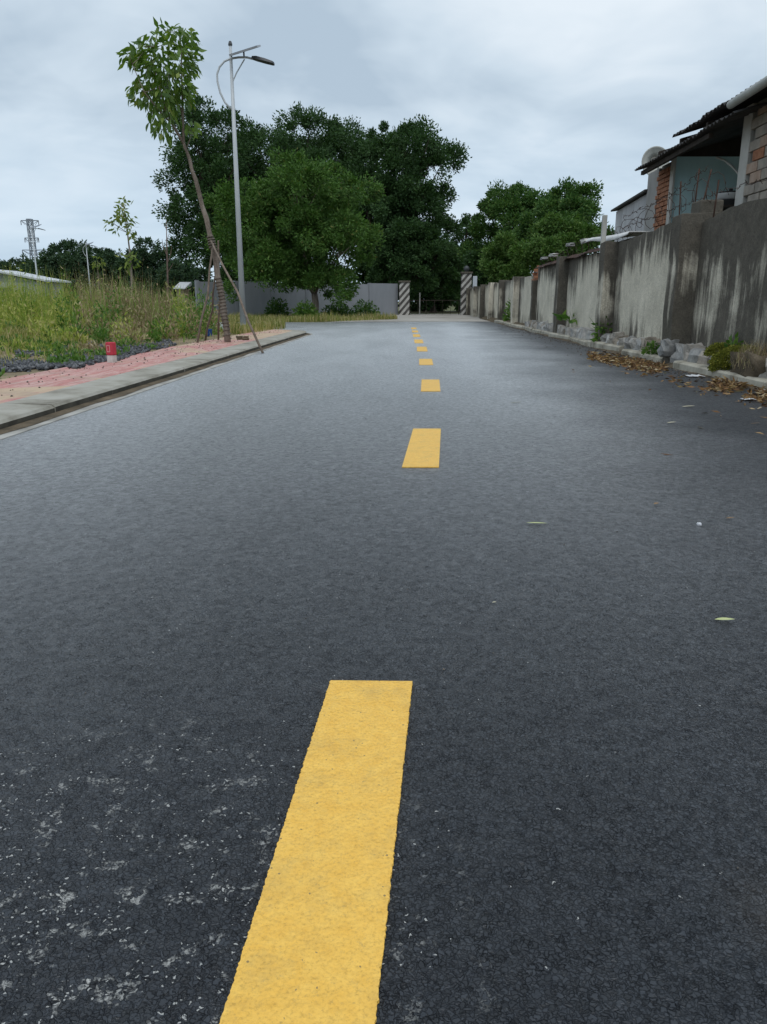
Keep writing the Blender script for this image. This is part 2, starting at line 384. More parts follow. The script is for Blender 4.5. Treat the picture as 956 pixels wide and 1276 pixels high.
M['brickgrey'] = noisy('mortar_smeared_brick', [(.3, (.22, .195, .17)), (.6, (.35, .31, .265)), (.82, (.40, .31, .235))], 6, .9, .6, .01, 5, .2)
M['brickpale'] = noisy('salmon_clay_brick', [(.3, (.31, .21, .155)), (.7, (.43, .33, .265))], 7, .9, .6, .01, 5, .2)
M['mortar'] = noisy('rough_mortar', [(.3, (.12, .115, .105)), (.7, (.24, .23, .21))], 8, .95, .8, .02)
M['plaster'] = noisy('grey_plaster', [(.3, (.24, .235, .225)), (.7, (.40, .39, .375))], 1.8, .9, .4, .01, 7, .2, (1, 1, .4))
M['whitewall'] = noisy('stained_white_wall', [(.3, (.33, .33, .34)), (.7, (.56, .56, .57))], 1.3, .9, .3, .01, 7, .2, (2, 2, .4))
M['teal'] = noisy('teal_limewash', [(.3, (.44, .64, .67)), (.7, (.58, .77, .79))], 1.5, .85, .3, .01, 6, .2, (1.5, 1.5, .5))
M['column'] = noisy('pale_concrete_column', [(.3, (.36, .35, .32)), (.7, (.52, .51, .48))], 2.5, .9, .4, .01)
M['rooftin'] = noisy('rusty_dark_roof_sheet', [(.3, (.028, .026, .026)), (.6, (.06, .055, .052)), (.85, (.11, .075, .05))], 2.5, .65, .4, .01)
M['timber'] = noisy('old_dark_timber', [(.3, (.02, .016, .013)), (.7, (.05, .038, .03))], 4, .85, .5, .01)
M['pvc'] = noisy('weathered_white_plastic', [(.3, (.34, .34, .31)), (.7, (.52, .52, .48))], 3, .5, 0)
M['rust'] = noisy('rusty_iron', [(.3, (.03, .018, .014)), (.7, (.085, .04, .026))], 9, .85, .5, .01)
M['wire'] = noisy('rusted_wire', [(.3, (.03, .02, .017)), (.7, (.075, .05, .04))], 20, .8, 0)
M['tarp'] = noisy('white_tarpaulin', [(.3, (.55, .55, .55)), (.7, (.78, .78, .78))], 4, .6, .5, .02)
M['litterwhite'] = noisy('white_plastic_film', [(.3, (.62, .63, .66)), (.7, (.82, .83, .85))], 20, .45, .5, .01)
M['greywall'] = noisy('grey_painted_wall', [(.3, (.21, .225, .245)), (.7, (.29, .305, .33))], .7, .85, .2, .01, 7, .25, (1.5, 1.5, .4))
M['greypier'] = noisy('grey_painted_pier', [(.3, (.21, .225, .245)), (.7, (.27, .285, .31))], .9, .85, .2, .01)
M['stripe'] = make_stripes()
M['sheet'] = noisy('pale_steel_sheet', [(.3, (.42, .46, .51)), (.7, (.54, .58, .63))], 1.2, .5, 0)
M['galv'] = noisy('galvanised_steel', [(.3, (.43, .46, .48)), (.7, (.53, .56, .58))], 2, .4, 0, spec=.6)
M['lampdark'] = noisy('dark_grey_lamp_casting', [(.3, (.05, .055, .06)), (.7, (.08, .085, .09))], 4, .45, 0)
M['panelglass'] = noisy('solar_cell_blue', [(.3, (.03, .04, .07)), (.7, (.05, .06, .10))], 8, .25, 0)
M['panelback'] = noisy('solar_panel_back', [(.3, (.30, .32, .35)), (.7, (.40, .42, .45))], 8, .5, 0)
M['bark'] = noisy('grey_brown_bark', [(.3, (.11, .088, .07)), (.55, (.24, .20, .165)), (.8, (.36, .315, .27))], 9, .95, .9, .02, 6, .2, (1, 1, .35))
M['barkdark'] = noisy('dark_bark', [(.3, (.03, .024, .018)), (.7, (.085, .065, .05))], 6, .95, .8, .02)
M['rope'] = noisy('straw_rope_wrap', [(.3, (.09, .075, .06)), (.7, (.20, .17, .14))], 18, .95, .7, .01)
M['stake'] = noisy('weathered_timber_stake', [(.3, (.11, .085, .066)), (.7, (.25, .20, .16))], 14, .9, .5, .01)
M['deadstem'] = noisy('dead_red_brown_stem', [(.3, (.11, .075, .06)), (.7, (.19, .135, .11))], 8, .9, .4, .01)
M['leafyoung'] = foliage('young_tree_leaf', [(0, (.06, .13, .022)), (.55, (.12, .21, .036)), (.9, (.19, .29, .06)), (1, (.28, .32, .09))], .38, .42, .5)
M['leafpale'] = foliage('pale_sapling_leaf', [(0, (.10, .16, .035)), (.6, (.20, .26, .06)), (1, (.34, .36, .11))], .4, .5)
M['leafdark'] = foliage('dark_mango_leaf', [(0, (.028, .064, .022)), (.7, (.046, .098, .031)), (1, (.070, .130, .042))], 0.25, 0.6, 0.22)
M['leafmid'] = foliage('mid_green_leaf', [(0, (.048, .108, .022)), (.7, (.078, .160, .032)), (.97, (.11, .195, .045)), (1, (.17, .17, .05))], 0.25, 0.6, 0.22)
M['leafright'] = foliage('bushy_green_leaf', [(0, (.030, .080, .020)), (.6, (.065, .140, .032)), (1, (.12, .19, .05))], 0.25, 0.6, 0.22)
M['leafbright'] = foliage('bright_green_leaf', [(0, (.045, .10, .022)), (.6, (.085, .165, .035)), (1, (.14, .21, .06))], 0.25, 0.6, 0.22)
M['leaffar'] = foliage('far_tree_leaf', [(0, (.026, .055, .032)), (.6, (.048, .09, .046)), (1, (.08, .125, .06))], 0.25, 0.6, 0.22)
M['weed'] = foliage('weed_leaf', [(0, (.05, .12, .02)), (.6, (.10, .20, .035)), (1, (.18, .28, .06))], .35, .5)
M['grassY'] = foliage('yellow_green_grass', [(0, (.19, .27, .05)), (.45, (.34, .39, .085)), (.8, (.46, .45, .14)), (1, (.54, .46, .24))], .35, .6, .25)
M['grassG'] = foliage('fresh_green_grass', [(0, (.10, .20, .034)), (.6, (.19, .32, .055)), (1, (.32, .40, .11))], .35, .6, .25)
M['grassD'] = foliage('dry_brown_weed', [(0, (.19, .14, .085)), (.45, (.34, .26, .165)), (.75, (.46, .38, .25)), (1, (.30, .32, .11))], .2, .8, .15)
M['grassL'] = foliage('low_mixed_grass', [(0, (.11, .17, .03)), (.3, (.20, .23, .055)), (.55, (.34, .29, .12)), (1, (.46, .38, .22))], .3, .7, .2)
M['litter'] = foliage('dead_leaf_litter', [(0, (.045, .028, .018)), (.3, (.14, .075, .036)), (.6, (.28, .155, .065)), (.85, (.40, .27, .13)), (1, (.54, .45, .30))], .15, .7, .3)
M['leafgreenpale'] = noisy('fallen_pale_green_leaf', [(.3, (.40, .46, .20)), (.7, (.52, .54, .28))], 40, .55, 0)
M['leafcream'] = noisy('fallen_cream_leaf', [(.3, (.45, .42, .30)), (.7, (.58, .54, .40))], 40, .6, 0)
M['leafbrown'] = noisy('fallen_brown_leaf', [(.3, (.17, .11, .06)), (.7, (.30, .20, .11))], 40, .7, 0)
M['redpaint'] = noisy('faded_red_paint', [(.3, (.42, .028, .05)), (.7, (.55, .06, .085))], 18, .7, .3, .005)
M['redpale'] = noisy('pink_worn_paint', [(.3, (.56, .20, .20)), (.7, (.64, .32, .31))], 18, .8, .3, .005)
M['markerwhite'] = noisy('white_marker_paint', [(.3, (.45, .42, .38)), (.7, (.64, .62, .58))], 14, .85, .3, .005)
M['blue'] = noisy('blue_plastic', [(.3, (.02, .075, .30)), (.7, (.03, .11, .40))], 12, .4, 0)
M['black'] = noisy('black_rubber', [(.3, (.012, .012, .013)), (.7, (.035, .034, .033))], 6, .7, .3, .01)
M['potmetal'] = noisy('dull_aluminium', [(.3, (.36, .36, .36)), (.7, (.52, .52, .52))], 4, .45, 0, spec=.6)
M['houseroof'] = noisy('pale_metal_roof', [(.3, (.50, .52, .55)), (.7, (.64, .66, .69))], 1, .5, 0)
M['lattice'] = noisy('pylon_steel', [(.3, (.25, .28, .32)), (.7, (.32, .35, .39))], .5, .6, 0)

# ------------------------------------------------------------------ ground, road, kerbs
KX = -2.30                                    # left kerb face (road frame)
KR = 2.86                                     # right kerb face; it drifts out a little
def kr(t): return KR + .004 * t
ZK = .065                                     # the low left kerb and the lot behind it

g = MB().box(-1500, 1500, -300, 3000, -.5, -.03).build('ground', M['ground']); tag(g, kind='structure')

# road sheet: the lane and the side street that opens to the left beyond the corner
Y0, YC, RAD = -6.0, 17.6, 1.9
arc = [(KX - RAD + RAD * math.cos(a), YC + RAD * math.sin(a)) for a in [math.radians(q) for q in range(0, 91, 10)]]
edge_left = [(KX, Y0)] + [(KX, YC - 3)] + arc + [(-60, YC + RAD)]
road_pts = [RF(kr(Y0) + .3, Y0), RF(kr(12) + .3, 12), RF(kr(29.5) + .3, 29.5), RF(-3.4, 28.6), RF(-60, 27.2)]
road_pts += [RF(o - .02, t) for o, t in reversed(edge_left)]
rm = MB().add([(p.x, p.y, 0) for p in road_pts], [tuple(range(len(road_pts)))])
road = rm.build('road', M['asphalt']); tag(road, kind='structure')
_bm = bmesh.new(); _bm.from_mesh(road.data); bmesh.ops.triangulate(_bm, faces=_bm.faces[:]); _bm.to_mesh(road.data); _bm.free()

ap = [(-2.2, 28.9), (1, 29.1), (4.35, 29.2), (4.5, 48), (-.3, 48), (-1.0, 33)]
apron = MB().add([(x + (.95 if i in (2, 3) else 0), y, .006) for i, (x, y) in enumerate(ap)], [tuple(range(6))]).build('concrete_apron', M['apron']); tag(apron, kind='structure')

# yellow dashes: thin raised thermoplastic with a slightly ragged edge
def dash(corners, jag):
    nl, nr, fr, fl = corners                  # near left, near right, far right, far left
    n = 420 if jag else 6
    L, Rr = [], []
    rnd = random.Random(int(nl.y * 1000))
    for i in range(n + 1):
        k = i / n
        a = nl.lerp(fl, k); b = nr.lerp(fr, k)
        j = (lambda: rnd.gauss(0, .0006)) if jag else (lambda: 0)
        L.append(a + Vector((j(), 0, 0))); Rr.append(b + Vector((j(), 0, 0)))
    mb = MB(); z0, z1 = .0008, .005
    top = [(p.x, p.y, z1) for p in L + Rr]; low = [(p.x, p.y, z0) for p in L + Rr]
    m = n + 1; f = []
    for i in range(n):
        f.append((i, m + i, m + i + 1, i + 1))
        f.append((i, i + 1, 2 * m + i + 1, 2 * m + i)); f.append((m + i + 1, m + i, 3 * m + i, 3 * m + i + 1))
    f.append((m, 0, 2 * m, 3 * m)); f.append((m - 1, 2 * m - 1, 4 * m - 1, 3 * m - 1))
    mb.add(top + low, f)
    o = mb.build('road_marking', M['paint']); tag(o, kind='structure')
far_mid, far_dir = gp(463.5, 851), None
nl, nr, fr, fl = gp(275, 1276), gp(468, 1276), gp(514, 851.5), gp(412, 850.5)
nl2, nr2 = nl + (nl - fl) * .55, nr + (nr - fr) * .55
dash((nl2, nr2, fr, fl), True)
for q in [((501, 583), (547, 583), (549.5, 535), (515, 535)), ((524.5, 488), (549, 488), (547.5, 473.5), (525.5, 473.5)),
          ((522.5, 455), (540, 455), (538.5, 447.6), (522.5, 447.6)), ((519.7, 438), (533, 438), (531.5, 432.3), (519.5, 432.3)),
          ((517, 427.8), (528, 427.8), (526.5, 423.3), (516, 423.3)), ((515, 420), (524, 420), (523, 416.7), (514.5, 416.7)),
          ((513.8, 414.3), (521.5, 414.3), (520.6, 412), (513.3, 412)), ((512.8, 410.2), (519.4, 410.2), (518.6, 408.3), (512.3, 408.3))]:
    dash([gp(*p) for p in q], False)

# left kerb: pale gutter strip with kerb stones on it
def offset_line(d):
    pts = [(KX + d, y) for y in np.arange(Y0, YC, .5)]
    pts += [(KX - RAD + (RAD + d) * math.cos(math.radians(q)), YC + (RAD + d) * math.sin(math.radians(q))) for q in range(0, 91, 9)]
    pts += [(x, YC + RAD + d) for x in (-6, -9, -14, -25, -60)]
    return [RF(*p) for p in pts]
A, B = offset_line(.0), offset_line(.13)
gm = MB(); n = len(A)
for i in range(n - 1):
    gm.hexa([(A[i].x, A[i].y, -.02), (B[i].x, B[i].y, -.02), (B[i + 1].x, B[i + 1].y, -.02), (A[i + 1].x, A[i + 1].y, -.02),
             (A[i].x, A[i].y, .008), (B[i].x, B[i].y, .004), (B[i + 1].x, B[i + 1].y, .004), (A[i + 1].x, A[i + 1].y, .008)])
kerb = gm.build('kerb', M['gutter'])
S1 = []; sm_ = MB()
for i, (p, q_) in enumerate(zip(A, B)):
    k_ = .55 + .28 * mnoise.noise(Vector((p.y * 1.4, 7, 0))); e_ = p.lerp(q_, k_); sm_.v += [(p.x, p.y, .017), (e_.x, e_.y, .0085)]
for i in range(n - 1): sm_.f.append((2 * i, 2 * i + 1, 2 * i + 3, 2 * i + 2))
sm_.build('silt', M['dirt'], kerb); tag(kerb, kind='structure')
def kerb_piece(p0, p1, q0, q1, z1, zb, mat, parent, name='kerb_stone', face=None):
    """a stone between front points p and back points q, chamfered front edge"""
    mb = MB(); ch = .018
    f0 = Vector(p0); f1 = Vector(p1); b0 = Vector(q0); b1 = Vector(q1)
    c0 = f0.lerp(b0, ch / max((b0 - f0).length, .01)); c1 = f1.lerp(b1, ch / max((b1 - f1).length, .01))
    prof0 = [(f0, -.03), (f0, z1 - ch), (c0, z1), (b0, zb), (b0, -.03)]; prof1 = [(f1, -.03), (f1, z1 - ch), (c1, z1), (b1, zb), (b1, -.03)]
    v = [(p.x, p.y, z) for p, z in prof0] + [(p.x, p.y, z) for p, z in prof1]
    mb.add(v, [(0, 1, 2, 3, 4)[::-1], (5, 6, 7, 8, 9)] + [(i, i + 1, i + 6, i + 5) for i in range(4)] + [(4, 0, 5, 9)])
    o = mb.build(name, mat, parent)
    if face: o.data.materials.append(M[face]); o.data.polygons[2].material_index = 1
    return o
y = -3.0
while y < YC - .1:
    y1 = min(y + 1.0, YC)
    j = random.uniform(-.004, .004)
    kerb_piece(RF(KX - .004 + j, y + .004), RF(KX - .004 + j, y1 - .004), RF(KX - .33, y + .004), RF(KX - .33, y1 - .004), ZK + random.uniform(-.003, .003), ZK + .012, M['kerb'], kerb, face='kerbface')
    y = y1
for q in range(0, 90, 15):
    a0, a1 = math.radians(q + .3), math.radians(q + 14.7)
    cxx, cyy = KX - RAD, YC
    P = lambda r, a: RF(cxx + r * math.cos(a), cyy + r * math.sin(a))
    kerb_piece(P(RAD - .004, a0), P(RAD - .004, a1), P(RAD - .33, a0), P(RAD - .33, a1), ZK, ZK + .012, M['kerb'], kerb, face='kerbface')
x = KX - RAD
for i in range(8):
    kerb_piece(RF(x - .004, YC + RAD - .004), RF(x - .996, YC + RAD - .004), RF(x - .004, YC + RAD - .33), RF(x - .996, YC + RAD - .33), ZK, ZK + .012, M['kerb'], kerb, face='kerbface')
    x -= 1
# red painted footway
fp_in = [RF(KX - .33, y_) for y_ in np.arange(-3, YC + .01, .5)] + [RF(KX - RAD + (RAD - .33) * math.cos(math.radians(q)), YC + (RAD - .33) * math.sin(math.radians(q))) for q in range(0, 91, 10)]
fp_out = []
for i, p in enumerate(fp_in):
    w_ = .82 + .16 * mnoise.noise(Vector((p.y * 1.1, 3, 0))) + .07 * mnoise.noise(Vector((p.y * 4, 9, 0)))
    if p.y < YC: fp_out.append(Vector((p.x - w_, p.y, 0)))
    else: fp_out.append(RF(KX - RAD - .0 + (RAD - .33 - w_) * .9 * (p.x - (KX - RAD) - K * p.y) / (RAD - .33), YC + (RAD - .33 - w_) * ((p.y - YC) / (RAD - .33))))
fm = MB(); n = len(fp_in)
fm.add([(p.x, p.y, ZK + .008) for p in fp_in] + [(p.x, p.y, ZK + .010) for p in fp_out], [(i, i + 1, n + i + 1, n + i)[::-1] for i in range(n - 1)])
foot = fm.build('footway', M['paving']); tag(foot, kind='structure')

# the open lot: lumpy sandy soil
def lot_h(x, y): return ZK - .012 + .05 * max(0, mnoise.noise(Vector((x * .6, y * .6, 0)))) + .012 * mnoise.noise(Vector((x * 3, y * 3, 1))) + (.0 if x > -4 else min(.10, (-4 - x) * .03))
lm = MB(); xs = [0, .12, .3, .5, .75, 1, 1.3, 1.6, 2, 2.4, 2.9, 3.4, 4, 5, 6, 7, 9, 12, 16, 22, 30, 45]; ys = list(np.arange(-3, YC + RAD - .32, .3)) + [YC + RAD - .33]
for yy in ys:
    for dx in xs:
        x0 = KX - .33 + K * yy - .5
        if yy > YC: x0 = KX - .35 + K * yy - (RAD - .3) * (1 - math.sqrt(max(0, 1 - ((yy - YC) / (RAD - .33)) ** 2)))
        x_ = x0 - dx
        lm.v.append((x_, yy, lot_h(x_, yy) if dx > .35 else ZK + .002 - .004 * (dx < .1)))
nx = len(xs)
for j in range(len(ys) - 1):
    for i in range(nx - 1): lm.f.append((j * nx + i + 1, j * nx + i, (j + 1) * nx + i, (j + 1) * nx + i + 1)[::-1])
lot = lm.build('terrain', M['soil'], smooth=True); tag(lot, kind='structure')

# right kerb: cream slabs laid end to end along the foot of the wall, on a damp dirt verge
vm = MB()
for i in range(60):
    t0, t1 = 1 + i * .55, 1 + (i + 1) * .55
    def vz(o, t): return .05 + .04 * mnoise.noise(Vector((o * 3, t * 2.3, 4)))
    vm.add([RF(kr(t0) - .02, t0, -.01), RF(kr(t1) - .02, t1, -.01), RF(kr(t1) + .1, t1, vz(0, t1)), RF(kr(t0) + .1, t0, vz(0, t0)),
            RF(kr(t0) + .24, t0, .07 + vz(1, t0)), RF(kr(t1) + .24, t1, .07 + vz(1, t1)), RF(kr(t0) + .9, t0, .13), RF(kr(t1) + .9, t1, .13)],
           [(0, 3, 2, 1)[::-1], (3, 4, 5, 2)[::-1], (4, 6, 7, 5)[::-1]])
verge = vm.build('verge', M['dirt'], smooth=True); tag(verge, kind='structure')
slabs = [(4.0, 6.2), (6.24, 8.6), (9.15, 10.75), (11.1, 12.9), (12.95, 14.7), (14.75, 16.6), (16.7, 18.9), (19.0, 21.0), (21.1, 23.2), (23.4, 25.5), (25.6, 27.8)]
for i, (a_, b_) in enumerate(slabs):
    sk = random.uniform(-.035, .035); hz = .085 + random.uniform(-.015, .02)
    kerb_piece(RF(kr(a_) + sk + .03, a_, 0), RF(kr(b_) - sk + .03, b_, 0), RF(kr(a_) + .17 + sk, a_, 0), RF(kr(b_) + .17 - sk, b_, 0), hz, hz + .005, M['kerb2'], verge)

# ------------------------------------------------------------------ boundary wall on the right
WX = 3.20
def wall_panel(t0, t1, o0, o1, z0, topf, mat, parent, nt=16, nz=10, name='wall_panel'):
    mb = MB(); nt_ = nt
    for j in range(nz + 1):
        for i in range(nt_ + 1):
            t = t0 + (t1 - t0) * i / nt_; z = z0 + (topf(t) - z0) * j / nz
            mb.v.append(tuple(RF(o0 + .010 * mnoise.noise(Vector((t * 2.2, z * 2.2, 2))), t, z)))
    w = nt_ + 1
    for j in range(nz):
        for i in range(nt_): mb.f.append((j * w + i, (j + 1) * w + i, (j + 1) * w + i + 1, j * w + i + 1))
    b = len(mb.v)
    for i in range(w):
        t = t0 + (t1 - t0) * i / nt_; mb.v.append(tuple(RF(o1, t, topf(t) - .01))); mb.v.append(tuple(RF(o1, t, z0)))
    for i in range(nt_):
        mb.f.append((nz * w + i, b + 2 * i, b + 2 * i + 2, nz * w + i + 1)); mb.f.append((b + 2 * i, b + 2 * i + 1, b + 2 * i + 3, b + 2 * i + 2))
    mb.f.append(tuple([j * w for j in range(nz + 1)] + [b, b + 1])); mb.f.append(tuple([j * w + nt_ for j in range(nz + 1)] + [b + 2 * nt_, b + 2 * nt_ + 1])[::-1])
    return mb.build(name, mat, parent)
def ragged(pts, amp, seed):
    def f(t):
        for (a_, za), (b_, zb) in zip(pts, pts[1:]):
            if t <= b_: break
        k = min(1, max(0, (t - a_) / (b_ - a_)))
        return za + (zb - za) * k + amp * mnoise.noise(Vector((t * 3.3, seed, 0))) + amp * .5 * mnoise.noise(Vector((t * 11, seed, 0)))
    return f
wall = empty('boundary_wall', RF(WX, 12, 0)); tag(wall, 'tall mould-streaked concrete boundary wall with piers and rough stone footing', 'wall')
ZB = .20
wall_panel(3.0, 8.96, WX, WX + .14, ZB, ragged([(3, 1.62), (8.2, 1.62), (8.96, 1.55)], .05, 1), M['wallA'], wall, 40)
wall_panel(9.30, 12.48, WX, WX + .14, ZB, ragged([(9.3, 1.66), (12.5, 1.58)], .04, 2), M['wallB'], wall, 20)
wall_panel(12.82, 16.28, WX, WX + .14, ZB - .05, ragged([(12.8, 1.50), (16.3, 1.56)], .06, 3), M['wallC'], wall, 20)
wall_panel(16.62, 20.1, WX, WX + .14, ZB - .08, ragged([(16.6, 1.56), (20, 1.58)], .06, 4), M['wallC'], wall, 20)
def pier(t0, t1, prot, ztop, mat, broken=0):
    mb = MB(); n = 6
    for j in range(n + 1):
        z = .02 + (ztop - .02) * j / n; q = .008 * math.sin(j * 2.1)
        for o, t in ((WX - prot, t0), (WX + .17, t0), (WX + .17, t1), (WX - prot, t1)):
            mb.v.append(tuple(RF(o + q, t, z + (broken * (random.random() - .5) if j == n else 0))))
    for j in range(n):
        for k in range(4): mb.f.append((j * 4 + k, j * 4 + (k + 1) % 4, (j + 1) * 4 + (k + 1) % 4, (j + 1) * 4 + k))
    mb.f.append((3, 2, 1, 0)); mb.f.append(tuple(n * 4 + k for k in range(4)))
    return mb.build('pier', mat, wall, bevel=.008)
pier(8.965, 9.295, .23, 1.68, M['pier'], .1); pier(12.485, 12.815, .20, 1.60, M['pier'], .04); pier(16.285, 16.615, .19, 1.60, M['pier'], .04)
pier(20.11, 20.32, .12, 1.25, M['pier'], .06)
# the broken end of the wall: bare bricks
bk = MB().box(-.105, .105, -.05, .05, -.036, .036); bkm = bk.build('brick', M['brick'], wall, bevel=.005, local=True)
first = True
for j in range(9):
    for i in range(2):
        if j > 6 and i == 1: continue
        b_ = bkm if first else link_mesh('brick', bkm.data, wall); first = False
        b_.location = RF(WX + .02 + .12 * random.random() * (j > 4), 20.40 + i * .11 + random.uniform(-.01, .01), .9 + j * .082) - wall.location
        b_.rotation_euler = (0, 0, random.uniform(-.08, .08))
# rough footing stones
def rock_mesh(name, seed, sx, sy, sz, mat, rough=.16):
    bm = bmesh.new(); bmesh.ops.create_cube(bm, size=2); bmesh.ops.subdivide_edges(bm, edges=bm.edges[:], cuts=2, use_grid_fill=True)
    for v in bm.verts:
        n_ = mnoise.noise(v.co * 1.1 + Vector((seed * 5.3, seed, 0))); m_ = v.co.copy()
        s = .72 + .28 / max(.6, m_.length / 1.25)
        v.co = Vector((m_.x * s * sx, m_.y * s * sy, m_.z * s * sz)) * (.92 + rough * n_ * 1.6)
    me = bpy.data.meshes.new(name); bm.to_mesh(me); bm.free(); me.materials.append(mat); return me
t = 4.2; k = 0
while t < 20.5:
    big = t < 11.5
    w_ = random.uniform(.14, .34) if big else random.uniform(.14, .26); h_ = random.uniform(.10, .13)
    h_ *= random.uniform(.75, 1.15); me = rock_mesh('stone', k, .13, w_ / 2, h_, M['stonevar'], .26)
    o = link_mesh('stone', me, wall); o.location = RF(WX - .02 - random.uniform(0, .05), t + w_ / 2, .12 + random.uniform(-.01, .02)) - wall.location
    o.rotation_euler = (random.uniform(-.1, .1), random.uniform(-.1, .1), random.uniform(-.15, .15))
    t += w_ * .93; k += 1
# loose boulder leaning on the first pier
lb = link_mesh('boulder', rock_mesh('boulder', 77, .09, .10, .10, M['stone'], .25)); lb.location = RF(WX - .22, 9.02, .20)
tag(lb, 'grey lump of stone resting on the footing against the first wall pier', 'stone')

# lower stretch of wall further on
wall2 = empty('boundary_wall', RF(WX, 30, 0)); tag(wall2, 'lower stained boundary wall with closely set piers leading to the striped gate pillar', 'wall')
tp = [20.6, 24.0, 27.7, 31.3, 35.0, 38.8, 43.6]
for i in range(len(tp) - 1):
    wall_panel(tp[i] + .16, tp[i + 1] - .16, WX + .06, WX + .2, 0, ragged([(tp[i], 1.38), (tp[i + 1], 1.38)], .02, 20 + i), M['wallB'], wall2, 10, 5)
    mb = MB().rbox(WX - .12, WX + .22, tp[i + 1] - .155, tp[i + 1] + .155, -.02, 1.43); mb.build('pier', M['wallC'] if i % 2 == 0 else M['pier'], wall2, bevel=.01)

# ------------------------------------------------------------------ house behind the wall
HX, EX = 4.9, 4.40                           # its front plane and its eaves, in the road frame
house = empty('brick_house', RF(HX, 12, 0)); tag(house, 'low house of bare blocks with dark tin roof and open teal porch behind the wall', 'house')
tc, _ = onp(925, 180, HX); tcol = tc - .30
MB().rbox(HX + .03, HX + .2, 7.6, tcol, .1, 3.45).build('wall', M['mortar'], house)
MB().rbox(HX - .02, HX + .24, tcol, tc, .1, 3.45).build('column', M['column'], house, bevel=.012)
blk = {}
for nm, mt in (('o', 'brick'), ('g', 'brickgrey'), ('p', 'brickpale')):
    m0 = MB().box(-.055, .055, -.178, .178, -.068, .068).build('brick', M[mt], house, bevel=.007, local=True); blk[nm] = m0.data; bpy.data.objects.remove(m0)
for j in range(14):
    t = tcol - .19 - (.18 if j % 2 else 0)
    while t > 9.0:
        kind = random.choices('ogp', (.35, 4.0, 1.2))[0]
        if j >= 12 and random.random() < .6: kind = 'p'
        b_ = link_mesh('brick', blk[kind], house)
        b_.location = RF(HX + .03 + random.uniform(-.01, .012), t, 1.38 + j * .148) - house.location; b_.rotation_euler = (0, 0, -K)
        t -= .372
# porch: teal end wall, dark back wall, floor
tt, _ = onp(838, 230, HX)
MB().hexa([RF(HX + .02, tt, .1), RF(HX + 3.6, tt, .1), RF(HX + 3.6, tt + .12, .1), RF(HX + .02, tt + .12, .1),
           RF(HX + .02, tt, 3.31), RF(HX + 3.6, tt, 3.31), RF(HX + 3.6, tt + .12, 3.31), RF(HX + .02, tt + .12, 3.31)]).build('end_wall', M['teal'], house)
MB().hexa([RF(HX + .03, tt + .02, 3.312), RF(HX + 3.6, tt + .02, 3.312), RF(HX + 3.6, tt + .1, 3.312), RF(HX + .03, tt + .1, 3.312),
           RF(HX + .03, tt + .02, 3.34), RF(HX + 3.6, tt + .02, 4.30), RF(HX + 3.6, tt + .1, 4.30), RF(HX + .03, tt + .1, 3.34)]).build('gable_boards', M['timber'], house)
MB().rbox(HX + 3.4, HX + 3.55, tc - 3, tt - .01, .1, 4.1).build('back_wall', M['timber'], house)
MB().rbox(HX + .02, HX + 3.4, tc + .01, tt - .01, 0, .25).build('porch_floor', M['mortar'], house)
MB().rbox(HX - .02, HX + .018, tt - .06, tt + .13, .1, 3.3).build('corner_post', M['column'], house)
te, _ = onp(820, 230, HX); te2, _ = onp(807, 230, HX)
MB().rbox(HX + .05, HX + .16, tt + .14, te, .1, 3.28).build('wall', M['mortar'], house)
MB().rbox(HX + .0, HX + .17, te, te2, .1, 3.25).build('wall', M['plaster'], house)
sb = MB().box(-.05, .05, -.098, .098, -.036, .036).build('brick', M['brick'], house, bevel=.004, local=True); sbd = sb.data; bpy.data.objects.remove(sb)
for j in range(21):
    t = tt + .25 + (.1 if j % 2 else 0) - .1
    while t < te - .02:
        b_ = link_mesh('brick', sbd, house); b_.location = RF(HX + .035 + random.uniform(-.012, .012), t, 1.42 + j * .086) - house.location
        b_.rotation_euler = (0, 0, -K + random.uniform(-.02, .02)); t += .208
# corrugated roof sheets, rising away from the road
def tin(name, t0, t1, o0, o1, z0, z1, wav, amp, mat, parent, rag=0.0):
    mb = MB(); n = int((t1 - t0) / wav * 8); rows = 5
    for r in range(rows):
        k = r / (rows - 1)
        for i in range(n + 1):
            t = t0 + (t1 - t0) * i / n
            oo = o0 + (o1 - o0) * k
            if r == 0 and rag: oo += rag * (mnoise.noise(Vector((t * 2.1, 5, 0))) + .4 * mnoise.noise(Vector((t * 9, 5, 0))))
            zz_ = z0 + (z1 - z0) * k + amp * math.sin(2 * math.pi * t / wav) + .012 * mnoise.noise(Vector((t, k * 3, 8)))
            mb.v.append(tuple(RF(oo, t, zz_)))
    w = n + 1
    for r in range(rows - 1):
        for i in range(n): mb.f.append((r * w + i, r * w + i + 1, (r + 1) * w + i + 1, (r + 1) * w + i))
    o = mb.build(name, mat, parent, smooth=True)
    s_ = o.modifiers.new('thickness', 'SOLIDIFY'); s_.thickness = .006
    return o
ta, za = onp(790, 213, EX); tb, zb = onp(843, 180, EX); tcx, zc = onp(838, 172, EX); td, zd = onp(915, 131, EX); tg, zg = onp(956, 106, EX)
tin('roof_sheet', tb - 2.4, ta, EX, HX + 3.7, za, za + 1.15, .15, .018, M['rooftin'], house, .05)
tin('roof_sheet', td - .8, tcx + .05, EX + .02, HX + 3.7, zc + .03, zc + 1.3, .15, .02, M['rooftin'], house, .08)
tin('roof_sheet', 7.0, td + .3, EX - .04, HX + 3.7, zd + .07, zd + 1.35, .15, .02, M['rooftin'], house)
MB().rbox(EX + .1, EX + .16, tb - 1.2, ta - .15, za - .10, za - .03).build('purlin', M['timber'], house)
